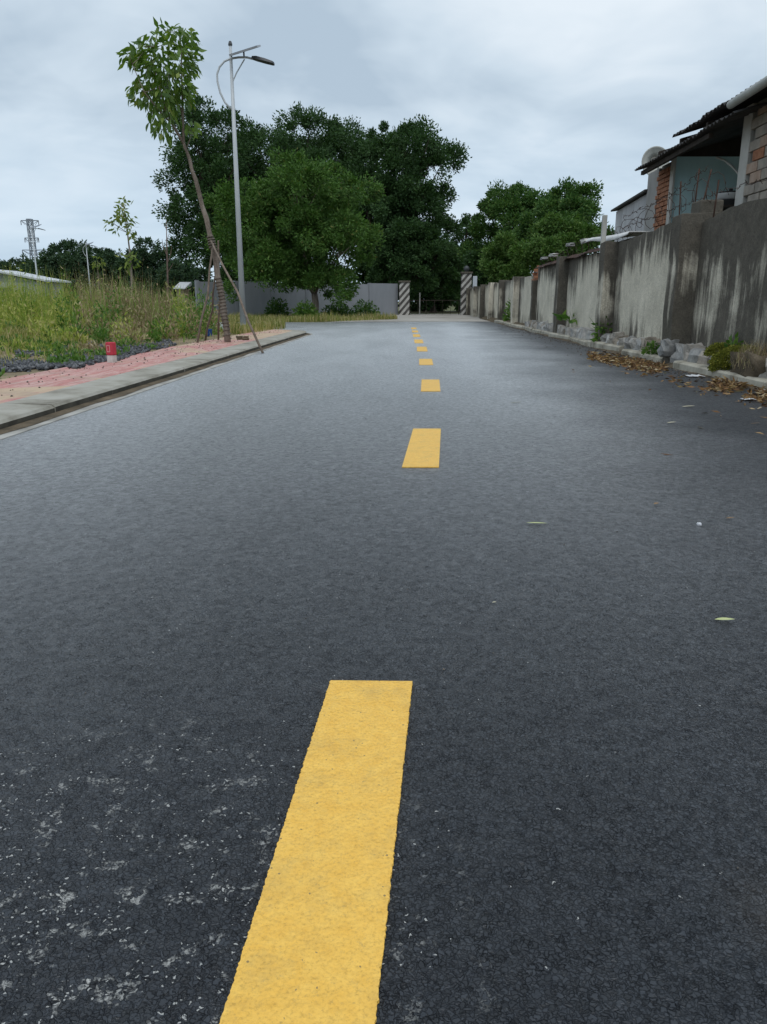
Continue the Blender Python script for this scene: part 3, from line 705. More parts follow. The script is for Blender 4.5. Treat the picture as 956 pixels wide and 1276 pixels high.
for tq in (tt - .35, tt - 1.5, tc + .4):
    MB().hexa([RF(EX + .1, tq, zc - .12), RF(HX + 3.6, tq, zc + 1.0), RF(HX + 3.6, tq + .07, zc + 1.0), RF(EX + .1, tq + .07, zc - .12),
               RF(EX + .1, tq, zc - .03), RF(HX + 3.6, tq, zc + 1.08), RF(HX + 3.6, tq + .07, zc + 1.08), RF(EX + .1, tq + .07, zc - .03)]).build('rafter', M['timber'], house)
MB().tube([RF(EX - .06, 7.0, zg + .06), RF(EX - .06, td - .02, zd + .0)], .055, 12).build('gutter_pipe', M['pvc'], house, smooth=True)
pb = [RF(HX + 1.3, tt - .05, 2.9), RF(HX + 1.6, tt - .3, 2.8), RF(HX + 1.9, tt - .8, 2.45), RF(HX + 2.1, tt - 1.2, 1.9)]
hose = MB().tube([at(893, 196, 14.2), at(903, 200, 14.0), at(912, 207, 13.8), at(920, 216, 13.6), at(926, 226, 13.5)], .018, 6).build('hose', M['pvc'], smooth=True)
tag(hose, 'pale bent hose hanging inside the dark porch in front of the teal wall', 'hose')

# annexe beyond the house
annex = empty('outbuilding', RF(HX, 17, 0)); tag(annex, 'small white-washed lean-to with sloping dark roof edge beyond the brick house', 'shed')
t1_, z1_ = onp(808, 240, HX + .05); t2_, z2_ = onp(768, 264, HX + .05)
mb = MB(); mb.hexa([RF(HX + .05, t1_ - .2, .1), RF(HX + 3, t1_ - .2, .1), RF(HX + 3, t2_, .1), RF(HX + .05, t2_, .1),
                    RF(HX + .05, t1_ - .2, z1_), RF(HX + 3, t1_ - .2, z1_ + .4), RF(HX + 3, t2_, z2_ + .4), RF(HX + .05, t2_, z2_)]); mb.build('wall', M['whitewall'], annex)
mb = MB(); mb.hexa([RF(HX - .06, t1_ - .1, z1_ + .01), RF(HX + 3.1, t1_ - .1, z1_ + .43), RF(HX + 3.1, t2_ + .1, z2_ + .43), RF(HX - .06, t2_ + .1, z2_ + .01),
                    RF(HX - .06, t1_ - .1, z1_ + .05), RF(HX + 3.1, t1_ - .1, z1_ + .47), RF(HX + 3.1, t2_ + .1, z2_ + .47), RF(HX - .06, t2_ + .1, z2_ + .05)]); mb.build('roof', M['rooftin'], annex)
# satellite dish on the annexe roof
dc = at(817, 201, 18.4)
dish = empty('satellite_dish', (dc.x, dc.y, 2.7)); tag(dish, 'pale round satellite dish showing above and below the tin eaves', 'satellite dish')
mb = MB(); n = 28; rings = [(.0, .10), (.11, .092), (.21, .06), (.28, .02), (.31, .0)]
bm_ = []
for r_, dp in rings[1:]:
    for q in range(n):
        a_ = 2 * math.pi * q / n; bm_.append((dc.x + r_ * math.cos(a_), dc.y + dp, dc.z + r_ * math.sin(a_)))
fc = [(i * n + q, i * n + (q + 1) % n, (i + 1) * n + (q + 1) % n, (i + 1) * n + q) for i in range(3) for q in range(n)] + [tuple(range(n))]
mb.add(bm_, fc); do = mb.build('reflector', M['pvc'], dish, smooth=True); sd = do.modifiers.new('thickness', 'SOLIDIFY'); sd.thickness = .01
MB().tube([(dc.x, dc.y + .12, dc.z), (dc.x + .02, dc.y + .2, 2.9), (dc.x + .02, dc.y + .2, 2.5)], .025, 8).build('mast', M['galv'], dish)
MB().tube([(dc.x, dc.y + .02, dc.z - .34), (dc.x, dc.y - .3, dc.z - .1)], .012, 6).build('feed_arm', M['galv'], dish)

# pots on a rough rack in the porch
rack_c = RF(HX + .55, tc + 1.0, 0)
rz = at(907, 257, rack_c.y).z
rack = empty('rack', (rack_c.x, rack_c.y, .25)); tag(rack, 'rough plank rack standing in the open porch', 'rack')
for q in (-.22, 0, .22): MB().box(rack_c.x - .75, rack_c.x + .75, rack_c.y + q - .1, rack_c.y + q + .1, rz - .05, rz - .012).build('plank', M['timber'], rack)
for a_ in (-.68, .68):
    for b_ in (-.26, .26): MB().box(rack_c.x + a_ - .03, rack_c.x + a_ + .03, rack_c.y + b_ - .03, rack_c.y + b_ + .03, .25, rz - .051).build('leg', M['timber'], rack)
pc = at(908, 256, rack_c.y)
p1 = MB().lathe((pc.x, pc.y, rz - .012), [(.17, 0), (.20, .02), (.205, .09), (.215, .1)], 24).build('cooking_pot', M['black'], smooth=True); tag(p1, 'black pot at the bottom of the stack in the porch', 'pot')
p2 = MB().lathe((pc.x - .01, pc.y, rz + .09), [(.15, 0), (.19, .02), (.195, .09), (.2, .1)], 24).build('cooking_pot', M['potmetal'], smooth=True); tag(p2, 'dull silver pot in the middle of the stack in the porch', 'pot')
p3 = MB().lathe((pc.x + .01, pc.y, rz + .192), [(.205, 0), (.215, .015), (.1, .035), (.03, .045), (.03, .07)], 24).build('pot_lid', M['black'], smooth=True); tag(p3, 'dark lid lying on the silver pot in the porch', 'lid')

# scrap along the top of the wall
def top_of(t): return 1.6
tarp_pts = [onp(px, py, WX + .25) for px, py in ((744, 299), (757, 296), (775, 294), (790, 292), (806, 288))]
mb = MB()
for i, (t, z) in enumerate(tarp_pts): 
    w_ = .05
    for o_, dz in ((-.22, -.075 + .02 * math.sin(i * 2)), (-.17, -.01 + .012 * math.sin(i * 3.1)), (.1, .012 * math.cos(i * 2.3)), (.4, -.02)): mb.v.append(tuple(RF(WX + .1 + o_ * .6, t, z + dz)))
for i in range(len(tarp_pts) - 1):
    for k in range(3): mb.f.append((i * 4 + k, i * 4 + k + 1, i * 4 + 5 + k, i * 4 + 4 + k))
tp_ = mb.build('tarpaulin', M['tarp'], smooth=True); tp_.modifiers.new('thickness', 'SOLIDIFY').thickness = .012
tag(tp_, 'strip of white tarpaulin folded over the wall top', 'tarpaulin')
wp0, wp1 = at(752, 297, 12.9), at(752, 268, 12.9)
tag(MB().box(wp0.x - .035, wp0.x + .035, 12.87, 12.94, 1.45, wp1.z).build('post', M['pvc'], bevel=.008), 'short white post standing on the wall beside the tarpaulin', 'post')
mb = MB(); prev = None
for i in range(15):
    t = 12.9 + i * .5; z = 1.59 + .05 * mnoise.noise(Vector((t * 1.3, 1, 0))) - .004 * (t - 12.9)
    ring = [RF(WX - .10 + .03 * math.sin(t * 5), t, z - .06), RF(WX - .02, t, z), RF(WX + .3, t, z + .07 + .03 * math.sin(t * 3))]
    b0 = len(mb.v); mb.v += [tuple(p) for p in ring]
    if i: mb.f += [(b0 - 3, b0 - 2, b0 + 1, b0), (b0 - 2, b0 - 1, b0 + 2, b0 + 1)]
rs = mb.build('metal_sheet', M['rust']); rs.modifiers.new('thickness', 'SOLIDIFY').thickness = .01
tag(rs, 'long strip of dark rusty sheet metal lying along the wall coping', 'sheet metal')
for i, (px, py, l_) in enumerate(((730, 300, .5), (711, 305, .5), (690, 318, .7), (678, 322, .5))):
    t, z = onp(px, py, WX); me = rock_mesh('rubble', 40 + i, .07, l_ / 3, .035, M['column'] if i % 2 == 0 else M['stone'])
    o = link_mesh('rubble_block', me); o.location = RF(WX + .0, t, z); tag(o, ['pale mortar lump on the wall top next to the white post', 'grey mortar lump on the wall top midway along the rusty sheet', 'pale mortar lump on the wall top near the broken brick end', 'grey mortar lump on the wall top right at the broken brick end'][i], 'rubble', 'rubble on the wall top')
# iron rods and barbed wire above the wall
for i, (px, py0, py1, lean, lab) in enumerate(((862, 285, 210, .02, 'tall rusty iron rod set upright in the first wall pier'), (868, 285, 211, .10, 'leaning rusty iron rod crossing its upright neighbour on the first pier'),
                                    (846, 287, 226, -.03, 'short rusty rod with wire between the pier and the brick edge'), (889, 268, 224, .02, 'thin rusty rod on the wall in front of the stacked pots'))):
    t, z0 = onp(px, py0, WX + .07); t = max(t, 8.4); p0 = RF(WX + .07, t, 1.5); z1 = at(px, py1, t).z
    o = MB().tube([p0, p0 + Vector((lean * .5, .0, (z1 - 1.5) * .5)), p0 + Vector((lean, 0, z1 - 1.5))], .0085, 6).build('iron_rod', M['rust'], smooth=True); tag(o, lab, 'iron rod')
def wire_run(pts, wob, seed, loops=0, r=.0036):
    rnd = random.Random(seed); out = []
    pts = [Vector(p) for p in pts]
    for a_, b_ in zip(pts, pts[1:]):
        n = max(4, int((b_ - a_).length / .05))
        for i in range(n):
            k = i / n; p = a_.lerp(b_, k)
            th = (loops * 2 * math.pi) * k
            rad = wob * ((.75 + .5 * mnoise.noise(Vector((k * 7, seed, 0)))) if loops else .25)
            out.append(p + Vector((rad * .5 * math.cos(th), rad * .5 * math.sin(th * .97), rad * math.sin(th))) + Vector((rnd.gauss(0, .01), rnd.gauss(0, .018), rnd.gauss(0, .014))))
    mb = MB(); mb.tube(out, r, 4)
    for p in out[::4]:
        d = Vector((rnd.uniform(-1, 1), rnd.uniform(-1, 1), rnd.uniform(-1, 1))).normalized() * .028
        mb.tube([p - d, p + d], r * .8, 3, False)
    return mb
wires = [([RF(WX + .05, 8.7, 1.92), RF(WX + .08, 12.6, 1.78)], .17, 3, 9, 'coil of rusty barbed wire looping above the wall in front of the porch'),
         ([RF(WX + .1, 12.3, 1.72), RF(WX + .05, 16, 1.72)], .16, 4, 10, 'coil of rusty barbed wire looping above the wall in front of the white lean-to'),
         ([RF(WX + .02, 7.0, 1.78), RF(WX + .02, 9.1, 1.82), RF(WX + .05, 12.6, 1.80)], .03, 5, 0, 'single strand of barbed wire stretched from the bare block wall to the pier'),
         ([RF(WX + .05, 16, 1.7), RF(WX + .1, 20.2, 1.68)], .10, 7, 9, 'low rusty barbed wire coil over the wall beside the bushes'),
         ([RF(WX + .04, 9.1, 2.12), RF(WX + .06, 10.5, 2.0), RF(WX + .06, 12.6, 1.95)], .04, 8, 0, 'upper slack strand of barbed wire in front of the teal wall')]
for pts, wob, sd_, lp, lab in wires:
    tag(wire_run(pts, wob, sd_, lp).build('barbed_wire', M['wire']), lab, 'barbed wire')
sc_ = RF(WX + .1, 9.15, 1.69)
blkd = MB().box(sc_.x - .13, sc_.x + .13, sc_.y - .14, sc_.y + .14, 1.63, 1.79).build('concrete_block', M['pier'], bevel=.02)
tag(blkd, 'weathered concrete block set on top of the first wall pier', 'block')

# ------------------------------------------------------------------ gate, grey wall and what stands there
GY = 44.0
def pillar(pxl, pxr, pytop, lab, cap):
    a_ = at(pxl, 391, GY); b_ = at(pxr, 391, GY); top = at(pxl, pytop, GY).z
    w_ = b_.x - a_.x
    root = empty('gate_pillar', ((a_.x + b_.x) / 2, GY, 0)); tag(root, lab, 'gate pillar')
    MB().box(a_.x, b_.x, GY - w_ / 2, GY + w_ / 2, -.02, top).build('shaft', M['stripe'], root, bevel=.01)
    MB().box(a_.x - .05, b_.x + .05, GY - w_ / 2 - .05, GY + w_ / 2 + .05, top, top + .09).build('cap', M['pier'], root, bevel=.01)
    if cap:
        c = (a_.x + b_.x) / 2; MB().lathe((c, GY, top + .09), [(.09, 0), (.1, .05), (.16, .1), (.17, .2), (.1, .3), (.02, .33)], 14).build('finial', M['lampdark'], root, smooth=True)
    return a_, b_, top
pL = pillar(497.5, 510, 352, 'black and white diagonally striped gate pillar at the end of the grey wall', False)
pR = pillar(574, 586, 341, 'taller striped gate pillar with dark finial beside the pale steel sheet', True)
a_ = at(586.8, 391, GY - .2); b_ = at(591.5, 391, GY - .2); zt = at(588, 344, GY - .2).z
tag(MB().box(a_.x + .06, b_.x + .08, GY - .24, GY - .18, .0, zt).build('steel_sheet', M['sheet'], bevel=.006), 'pale blue-grey steel sheet standing upright beside the taller striped pillar', 'sheet')
gate = empty('gate', ((pL[1].x + pR[0].x) / 2, GY + .5, 0)); tag(gate, 'low thin-barred dark metal gate between the striped pillars', 'gate')
gx0, gx1 = pL[1].x + .05, pR[0].x - .05
for zr in (.15, .78): MB().tube([(gx0, GY + .5, zr), (gx1, GY + .5, zr)], .02, 6).build('rail', M['timber'], gate)
nb = 6
for i in range(nb + 1):
    xq = gx0 + (gx1 - gx0) * i / nb; MB().tube([(xq, GY + .5, .02), (xq, GY + .5, .82)], .024 if i in (0, nb) else .011, 5).build('bar', M['timber'], gate)
MB().box(at(523, 391, GY + .4).x - .03, at(523, 391, GY + .4).x + .03, GY + .38, GY + .44, 0, 1.2).build('gate_post', M['stone'], gate)

gw = empty('grey_wall', (-6, 40, 0)); tag(gw, 'plain blue-grey painted wall with shallow piers behind the bushy tree', 'wall')
W0, W1 = Vector((-8.7, 37.4, 0)), Vector((pL[0].x - .01, 44.2, 0)); NP = 6
wd = (W1 - W0); wn_ = Vector((wd.y, -wd.x, 0)).normalized()
def gbox(k0, k1, f0, f1, z0, z1):
    P0 = W0 + wd * k0; P1 = W0 + wd * k1
    return MB().hexa([P0 + wn_ * f1 + Vector((0, 0, z0)), P1 + wn_ * f1 + Vector((0, 0, z0)), P1 - wn_ * f0 + Vector((0, 0, z0)), P0 - wn_ * f0 + Vector((0, 0, z0)),
                      P0 + wn_ * f1 + Vector((0, 0, z1)), P1 + wn_ * f1 + Vector((0, 0, z1)), P1 - wn_ * f0 + Vector((0, 0, z1)), P0 - wn_ * f0 + Vector((0, 0, z1))])
for i in range(NP):
    gbox(i / NP + .006, (i + 1) / NP - .006, .1, 0, -.03, 1.62 + .05 * (i % 2)).build('wall_panel', M['greywall'], gw)
    gbox(i / NP - .0058, i / NP + .0058, .13, .05, -.03, 1.68).build('pier', M['greypier'], gw)
# far-side strip of ground along the side street is covered with grass further below

# ------------------------------------------------------------------ foliage builders
def leaf_cards(P, N, L, W, droop=.35, rng=RNG):
    """kite-shaped leaves: P base points, N outward directions"""
    n = len(P)
    d = N + rng.normal(0, .55, (n, 3)); d[:, 2] -= droop; d /= np.linalg.norm(d, axis=1)[:, None] + 1e-9
    a = rng.normal(0, 1, (n, 3)); a[:, 2] *= .45
    s = np.cross(d, a); s /= np.linalg.norm(s, axis=1)[:, None] + 1e-9
    s = np.cross(np.cross(d, s) + np.array([0, 0, .3]), d); s /= np.linalg.norm(s, axis=1)[:, None] + 1e-9
    up = np.cross(s, d)
    l = (L * rng.uniform(.65, 1.3, n))[:, None]; w = (W * rng.uniform(.7, 1.25, n))[:, None]
    v0 = P; v1 = P + d * l * .45 + s * w * .5 - up * w * .12; v2 = P + d * l - up * l * .06; v3 = P + d * l * .45 - s * w * .5 - up * w * .12
    V = np.stack([v0, v1, v2, v3], 1).reshape(-1, 3)
    b = np.arange(n)[:, None] * 4
    T = np.concatenate([b + np.array([0, 1, 2]), b + np.array([0, 2, 3])], 1).reshape(-1, 3)
    return V, T
def sph(n, rng):
    q = rng.normal(0, 1, (n, 3)); return q / np.linalg.norm(q, axis=1)[:, None]
def crown(c, r, nclump, per, cr, L, W, rng, low=-.55, inner=.25, keep=None, sq=1.0):
    """an uneven ellipsoid of big lobes, each covered with clumps of leaves, dark hollows between the lobes"""
    c = np.array(c); r = np.array(r); lobes = []; tries = 0
    nl = max(12, int(nclump / 3.8)); lr0 = .41 * float(np.prod(r)) ** (1 / 3)
    while len(lobes) < nl and tries < 4000:
        tries += 1
        q = sph(1, rng)[0]
        if q[2] < low: continue
        k = rng.uniform(.25, .6) if rng.random() < inner else rng.uniform(.66, .90)
        wob = .99 + .26 * mnoise.noise(Vector((q[0] * 1.9 + c[0], q[1] * 1.9, q[2] * 1.9 + c[1])))
        p = c + q * r * k * wob; lr = lr0 * rng.uniform(.55, 1.15)
        if any(np.linalg.norm(p - o) < .54 * (lr + l) for o, l in lobes) and tries < 1500: continue
        lobes.append((p, lr))
    Ps, Ns, cl_ = [], [], []
    tot = int(nclump * per * 2.3 * .95)
    area = sum(l * l for _, l in lobes)
    for p, lr in lobes:
        nc = max(8, int((lr / cr) ** 2 * 9)); q = sph(nc, rng); q[:, 2] = np.where(q[:, 2] < -.45, -q[:, 2], q[:, 2])
        cc = p + q * lr * np.array([1.08, 1.08, .80]) * rng.uniform(.72, 1.06, (nc, 1)); cl_ += list(cc[:3])
        m = max(4, int(tot * lr * lr / area / nc))
        d = sph(nc * m, rng); s_ = cr * .52 * rng.uniform(.4, 1.25, (nc, 1)).repeat(m, 0) * rng.uniform(.3, 1.0, (nc * m, 1))
        Ps.append(cc.repeat(m, 0) + d * s_); Ns.append(q.repeat(m, 0) * .9 + d * .5 + np.array([0, 0, .15]))
    return np.concatenate(Ps), np.concatenate(Ns), cl_
def limbs(base, c, r, cl_, rng, r0, nmain=5, fork=.25):
    mb = MB(); base = Vector(base); c = Vector(c)
    fk = base.lerp(c, fork) + Vector((rng.uniform(-.2, .2), rng.uniform(-.2, .2), 0))
    mb.tube([base + Vector((0, 0, -.1)), base + Vector((0, 0, .15)), base.lerp(fk, .6) + Vector((.05, 0, 0)), fk], [r0 * 1.5, r0 * 1.1, r0 * .9, r0 * .8], 9)
    idx = rng.permutation(len(cl_))
    mains = []
    for i in idx[:nmain]:
        p = Vector(cl_[i]); m_ = fk.lerp(p, .5) + Vector((rng.uniform(-.2, .2), rng.uniform(-.2, .2), rng.uniform(.0, .4))); mains.append((m_, p))
        mb.tube([fk, fk.lerp(m_, .5) + Vector((0, 0, .1)), m_, p], [r0 * .62, r0 * .5, r0 * .36, r0 * .1], 7)
    for i in idx[nmain:nmain + nmain * 6]:
        p = Vector(cl_[i]); m_ = min((q[0] for q in mains), key=lambda q: (q - p).length)
        mb.tube([m_, m_.lerp(p, .5) + Vector((0, 0, .12)), p], [r0 * .26, r0 * .16, r0 * .05], 5)
    return mb
def tree(name, label, base, c, r, nclump, per, cr, L, W, mat, seed, group=None, trunk=.2, cat='tree', nmain=5, low=-.55, inner=.25, keep=None, bark='barkdark', fork=.25):
    rng = np.random.default_rng(seed)
    root = empty(name, base); tag(root, label, cat, group)
    P, N, cl_ = crown(c, r, nclump, per, cr, L, W, rng, low, inner, keep)
    limbs(base, c, r, cl_, rng, trunk, nmain, fork).build('trunk', M[bark], root, smooth=True)
    V, T = leaf_cards(P, N, L, W, .35, rng)
    o = np_mesh('crown', V, T, mat, root); return root
def px_tree(name, label, cx, cy, rx, ry, Y, nclump, per, cr, L, W, mat, seed, depth=.85, basex=None, zbase=0, **k):
    """crown given by its outline in the photo and its distance"""
    c = at(cx, cy, Y); s = (at(cx + 1, cy, Y).x - c.x)
    base = at(basex if basex else cx, 391, Y); base.z = zbase
    return tree(name, label, base, c, (rx * s, rx * s * depth, ry * s * 1.02), nclump, per, cr, L, W, mat, seed, **k)

big = 'dark mango trees behind the grey wall'
px_tree('mango_tree', 'tall dark tree with a thin feathery top, behind the leaning staked tree', 270, 268, 56, 120, 49, 130, 210, 1.15, .18, .085, M['leafdark'], 1, 1.0, 285, group=big, trunk=.3, inner=.35)
px_tree('mango_tree', 'broad dark domed tree towering directly behind the brighter bushy tree', 385, 250, 92, 100, 51, 160, 240, 1.3, .18, .085, M['leafdark'], 2, .8, 390, group=big, trunk=.4, inner=.3)
px_tree('mango_tree', 'dark ragged tree overhanging the grey wall next to the gate', 500, 265, 64, 106, 48, 140, 220, 1.15, .18, .085, M['leafdark'], 3, .9, 470, group=big, trunk=.35, inner=.35)
px_tree('mango_tree', 'dark low tree filling the gap behind the street lamp and grey wall', 320, 310, 70, 66, 47, 170, 120, .8, .18, .085, M['leafdark'], 4, .7, 330, group=big, trunk=.25, low=-.85)
px_tree('mango_tree', 'dark drooping tree directly behind the shorter striped gate pillar', 500, 325, 52, 46, 46.5, 130, 120, .7, .18, .085, M['leafdark'], 5, .8, 480, group=big, trunk=.22, low=-.8)
px_tree('bushy_tree', 'bright green rounded bushy tree in front of the grey wall', 374, 293, 97, 84, 35.5, 150, 260, .82, .145, .068, M['leafmid'], 6, .8, 392, trunk=.17, inner=.3, low=-.97, bark='bark', fork=.3)
# behind the gate and to its right
wood = 'trees beyond the gate and the low wall'
px_tree('woodland_tree', 'dark tree standing straight behind the barred gate', 545, 345, 44, 44, 55, 90, 110, .8, .18, .085, M['leafdark'], 7, .8, 540, group=wood, trunk=.2, low=-.9)
px_tree('woodland_tree', 'slim dark tree rising above the taller striped pillar', 578, 322, 30, 50, 58, 70, 110, .8, .18, .085, M['leafdark'], 8, 1, 585, group=wood, trunk=.2, low=-.9)
px_tree('woodland_tree', 'tallest dense tree with two domes behind the low wall', 640, 293, 56, 56, 46, 80, 230, 1.0, .17, .078, M['leafright'], 9, .9, 640, group=wood, trunk=.3, low=-.85)
px_tree('woodland_tree', 'dense round tree beside the white lean-to', 708, 285, 48, 54, 40, 80, 240, .9, .16, .075, M['leafright'], 10, .9, 700, group=wood, trunk=.25, low=-.85)
px_tree('woodland_tree', 'lighter green bushy tree leaning over the wall with the broken end', 690, 312, 46, 34, 32, 60, 220, .68, .145, .065, M['leafbright'], 12, .8, 690, group=wood, trunk=.18, low=-.9)
px_tree('woodland_tree', 'light green low tree behind the low stained wall', 636, 326, 36, 28, 37, 45, 200, .68, .145, .065, M['leafbright'], 13, .8, 640, group=wood, trunk=.15, low=-.9)
px_tree('woodland_tree', 'small dark tree between the taller pillar and the low wall', 606, 338, 26, 28, 44.8, 60, 110, .6, .18, .085, M['leafdark'], 14, .7, 606, group=wood, trunk=.14, low=-.9)
for i, (cx_, cy_, rx_, ry_, Y_) in enumerate(((525, 360, 40, 34, 62), (575, 362, 40, 36, 64), (480, 350, 40, 40, 62), (618, 352, 40, 36, 60))):
    px_tree('woodland_tree', ['deep shaded tree far back behind the gate bars', 'deep shaded tree far back behind the taller pillar', 'deep shaded tree far back behind the end of the grey wall', 'deep shaded tree far back behind the low wall'][i],
            cx_, cy_, rx_, ry_, Y_, 70, 90, .9, .34, .13, M['leafdark'], 30 + i, .6, None, group=wood, trunk=.2, low=-.95)
# far line of trees on the left
fart = 'far trees beyond the weedy lot'
for i, (cx_, cy_, rx_, ry_, Y_, lab) in enumerate(((18, 352, 30, 26, 120, 'far low tree behind the pale roofed house'), (64, 352, 32, 28, 115, 'far low tree between the pylon and the distant lamp'),
        (96, 343, 30, 39, 95, 'far round dark tree beside the distant lamp'), (143, 347, 34, 36, 100, 'far dark tree behind the pale sapling'),
        (190, 344, 32, 37, 96, 'far dark tree behind the dead stem'), (226, 353, 28, 24, 90, 'far low tree behind the leaning staked tree'))):
    px_tree('far_tree', lab, cx_, cy_ + 4, rx_ * 1.12, ry_ * 1.08, Y_, 130, 70, 1.0, .36, .17, M['leaffar'], 50 + i, .8, None, group=fart, trunk=.25, low=-1.0)

# ------------------------------------------------------------------ the young staked tree
TB = gp(284, 427, ZK)
TY = TB.y
st = empty('young_tree', TB); tag(st, 'young leaning tree with rope-wrapped trunk and leafy top, held by stakes', 'tree')
tr_px = [(284, 427), (279, 385), (272, 345), (264, 300), (254, 262), (243, 222), (234, 192), (229, 178)]
tr_px = [(x_ + (.7 * math.sin(i * 2.3) if 0 < i < 17 else 0), y_) for i, (x_, y_) in enumerate([(np.interp(q, range(8), [p[0] for p in tr_px]), np.interp(q, range(8), [p[1] for p in tr_px])) for q in np.linspace(0, 7, 18)])]
tr_p = [at(x_, y_, TY) for x_, y_ in tr_px]; tr_p[0] = TB - Vector((0, 0, .1))
rr = [float(np.interp(q, range(8), [.056, .051, .047, .042, .037, .031, .025, .022])) * (1 + .07 * math.sin(q * 9)) for q in np.linspace(0, 7, 18)]
mb = MB(); mb.tube(tr_p, rr, 12); mb.build('trunk', M['bark'], st, smooth=True)
def brn(pp, rd): 
    return MB().tube([at(x_, y_, TY + dy) for x_, y_, dy in pp], rd, 7)
brs = [([(229, 179, 0), (228, 150, .02), (227, 110, .1), (226, 60, .1), (222, 40, .1)], [.024, .02, .014, .009, .004]),
       ([(229, 179, 0), (215, 155, -.05), (203, 125, -.1), (192, 85, -.15), (185, 58, -.2)], [.024, .02, .014, .009, .004]),
       ([(215, 155, -.05), (200, 140, -.25), (180, 115, -.4), (165, 80, -.4)], [.014, .011, .008, .004]),
       ([(227, 125, .07), (236, 100, .3), (243, 70, .4)], [.012, .009, .004]),
       ([(203, 125, -.1), (210, 95, .2), (208, 60, .35)], [.011, .008, .004]),
       ([(228, 150, .02), (222, 120, .3), (205, 90, .5)], [.011, .008, .004]),
       ([(232, 186, 0), (240, 165, .1), (246, 152, .15)], [.008, .006, .003]), ([(222, 168, -.03), (212, 165, .1), (207, 164, .1)], [.007, .005, .003])]
for pp, rd in brs: brn(pp, rd).build('branch', M['bark'], st, smooth=True)
# rope wrap low on the trunk
def along(k):
    k *= len(tr_p) - 1; i = min(int(k), len(tr_p) - 2); return tr_p[i].lerp(tr_p[i + 1], k - i), rr[i] + (rr[i + 1] - rr[i]) * (k - i)
sp_ = []
for i in range(420):
    k = .03 + .25 * i / 419; p, r_ = along(k); th = i / 420 * 2 * math.pi * 17
    sp_.append(p + Vector((math.cos(th), math.sin(th), 0)) * (r_ + .006))
MB().tube(sp_, .008, 5).build('rope', M['rope'], st, smooth=True)
sp_ = []
for i in range(90):
    k = .395 + .055 * i / 89; p, r_ = along(k); th = i / 90 * 2 * math.pi * 5
    sp_.append(p + Vector((math.cos(th), math.sin(th), 0)) * (r_ + .01))
MB().tube(sp_, .014, 5).build('tie', M['rope'], st, smooth=True)
# leaves: long drooping blades, each its own piece
def leaf_mesh(name, L, W, mat, curl=.12):
    mb = MB(); n = 5; prof = [0.06, .72, 1, .92, .58, 0.04]
    for i in range(n + 1):
        k = i / n; w_ = W * .5 * prof[i]; z = -curl * L * k * k
        mb.v += [(k * L, -w_, z + w_ * .35), (k * L, 0, z), (k * L, w_, z + w_ * .35)]
    for i in range(n):
        b = i * 3; mb.f += [(b, b + 1, b + 4, b + 3), (b + 1, b + 2, b + 5, b + 4)]
    me = bpy.data.meshes.new(name); me.from_pydata(mb.v, [], mb.f); me.update(); me.materials.append(mat)
    me.polygons.foreach_set('use_smooth', [True] * len(me.polygons)); return me
def leafcol(name, c): return noisy(name, [(.3, tuple(q * .8 for q in c)), (.7, c)], 6, .42, 0, spec=.5)
def leafcolT(name, c):
    a = NT(name, .42, .5); g_ = a.ramp(a.noise(5, 3), [(.3, tuple(q * .72 for q in c)), (.7, c)]); a.col(g_)
    trn = a.n('ShaderNodeBsdfTranslucent'); a.l(a.mix(1.0, g_, (1.2, 1.25, .5), 'MULTIPLY'), trn.inputs[0])
    mx = a.n('ShaderNodeMixShader'); mx.inputs[0].default_value = .4; a.l(a.b.outputs[0], mx.inputs[1]); a.l(trn.outputs[0], mx.inputs[2])
    a.l(mx.outputs[0], a.t.nodes['Material Output'].inputs['Surface']); return a.m
LM = [leaf_mesh('leaf', .14, .058, leafcolT('leaf_deep_green', (.085, .165, .028))), leaf_mesh('leaf', .13, .052, leafcolT('leaf_green', (.135, .235, .04)), .25),
      leaf_mesh('leaf', .13, .054, leafcolT('leaf_light_green', (.22, .31, .07)), .2), leaf_mesh('leaf', .15, .060, leafcolT('leaf_mid_green', (.105, .195, .033)), .3)]
blobs = [(192, 62, 26, 24, 60), (170, 68, 17, 15, 30), (226, 52, 22, 20, 46), (205, 90, 34, 24, 80), (186, 112, 26, 22, 60), (218, 112, 22, 24, 50), (205, 135, 22, 18, 44),
         (240, 75, 11, 14, 18), (235, 115, 10, 16, 16), (200, 155, 18, 12, 16), (239, 160, 8, 12, 9), (208, 168, 6, 5, 3), (212, 38, 20, 9, 16)]
bn = [(x_, y_, dy) for pp, rd in brs for x_, y_, dy in pp]
for bx_, by_, rx_, ry_, cnt in blobs:
    n0 = min(bn, key=lambda q: (q[0] - bx_) ** 2 + (q[1] - by_) ** 2 + (0 if q[1] > by_ else 200))
    for sgn in (-1, 1):
        ex, ey = bx_ + sgn * rx_ * .55, by_ - ry_ * .3
        MB().tube([at(n0[0], n0[1], TY + n0[2]), at((n0[0] + ex) / 2, (n0[1] + ey) / 2 + 2, TY + n0[2] + sgn * .08), at(ex, ey, TY + n0[2] + sgn * .2)], [.007, .005, .002], 5).build('branch', M['bark'], st, smooth=True)
rl = random.Random(5); nl_ = 0; V_, N_ = [], []
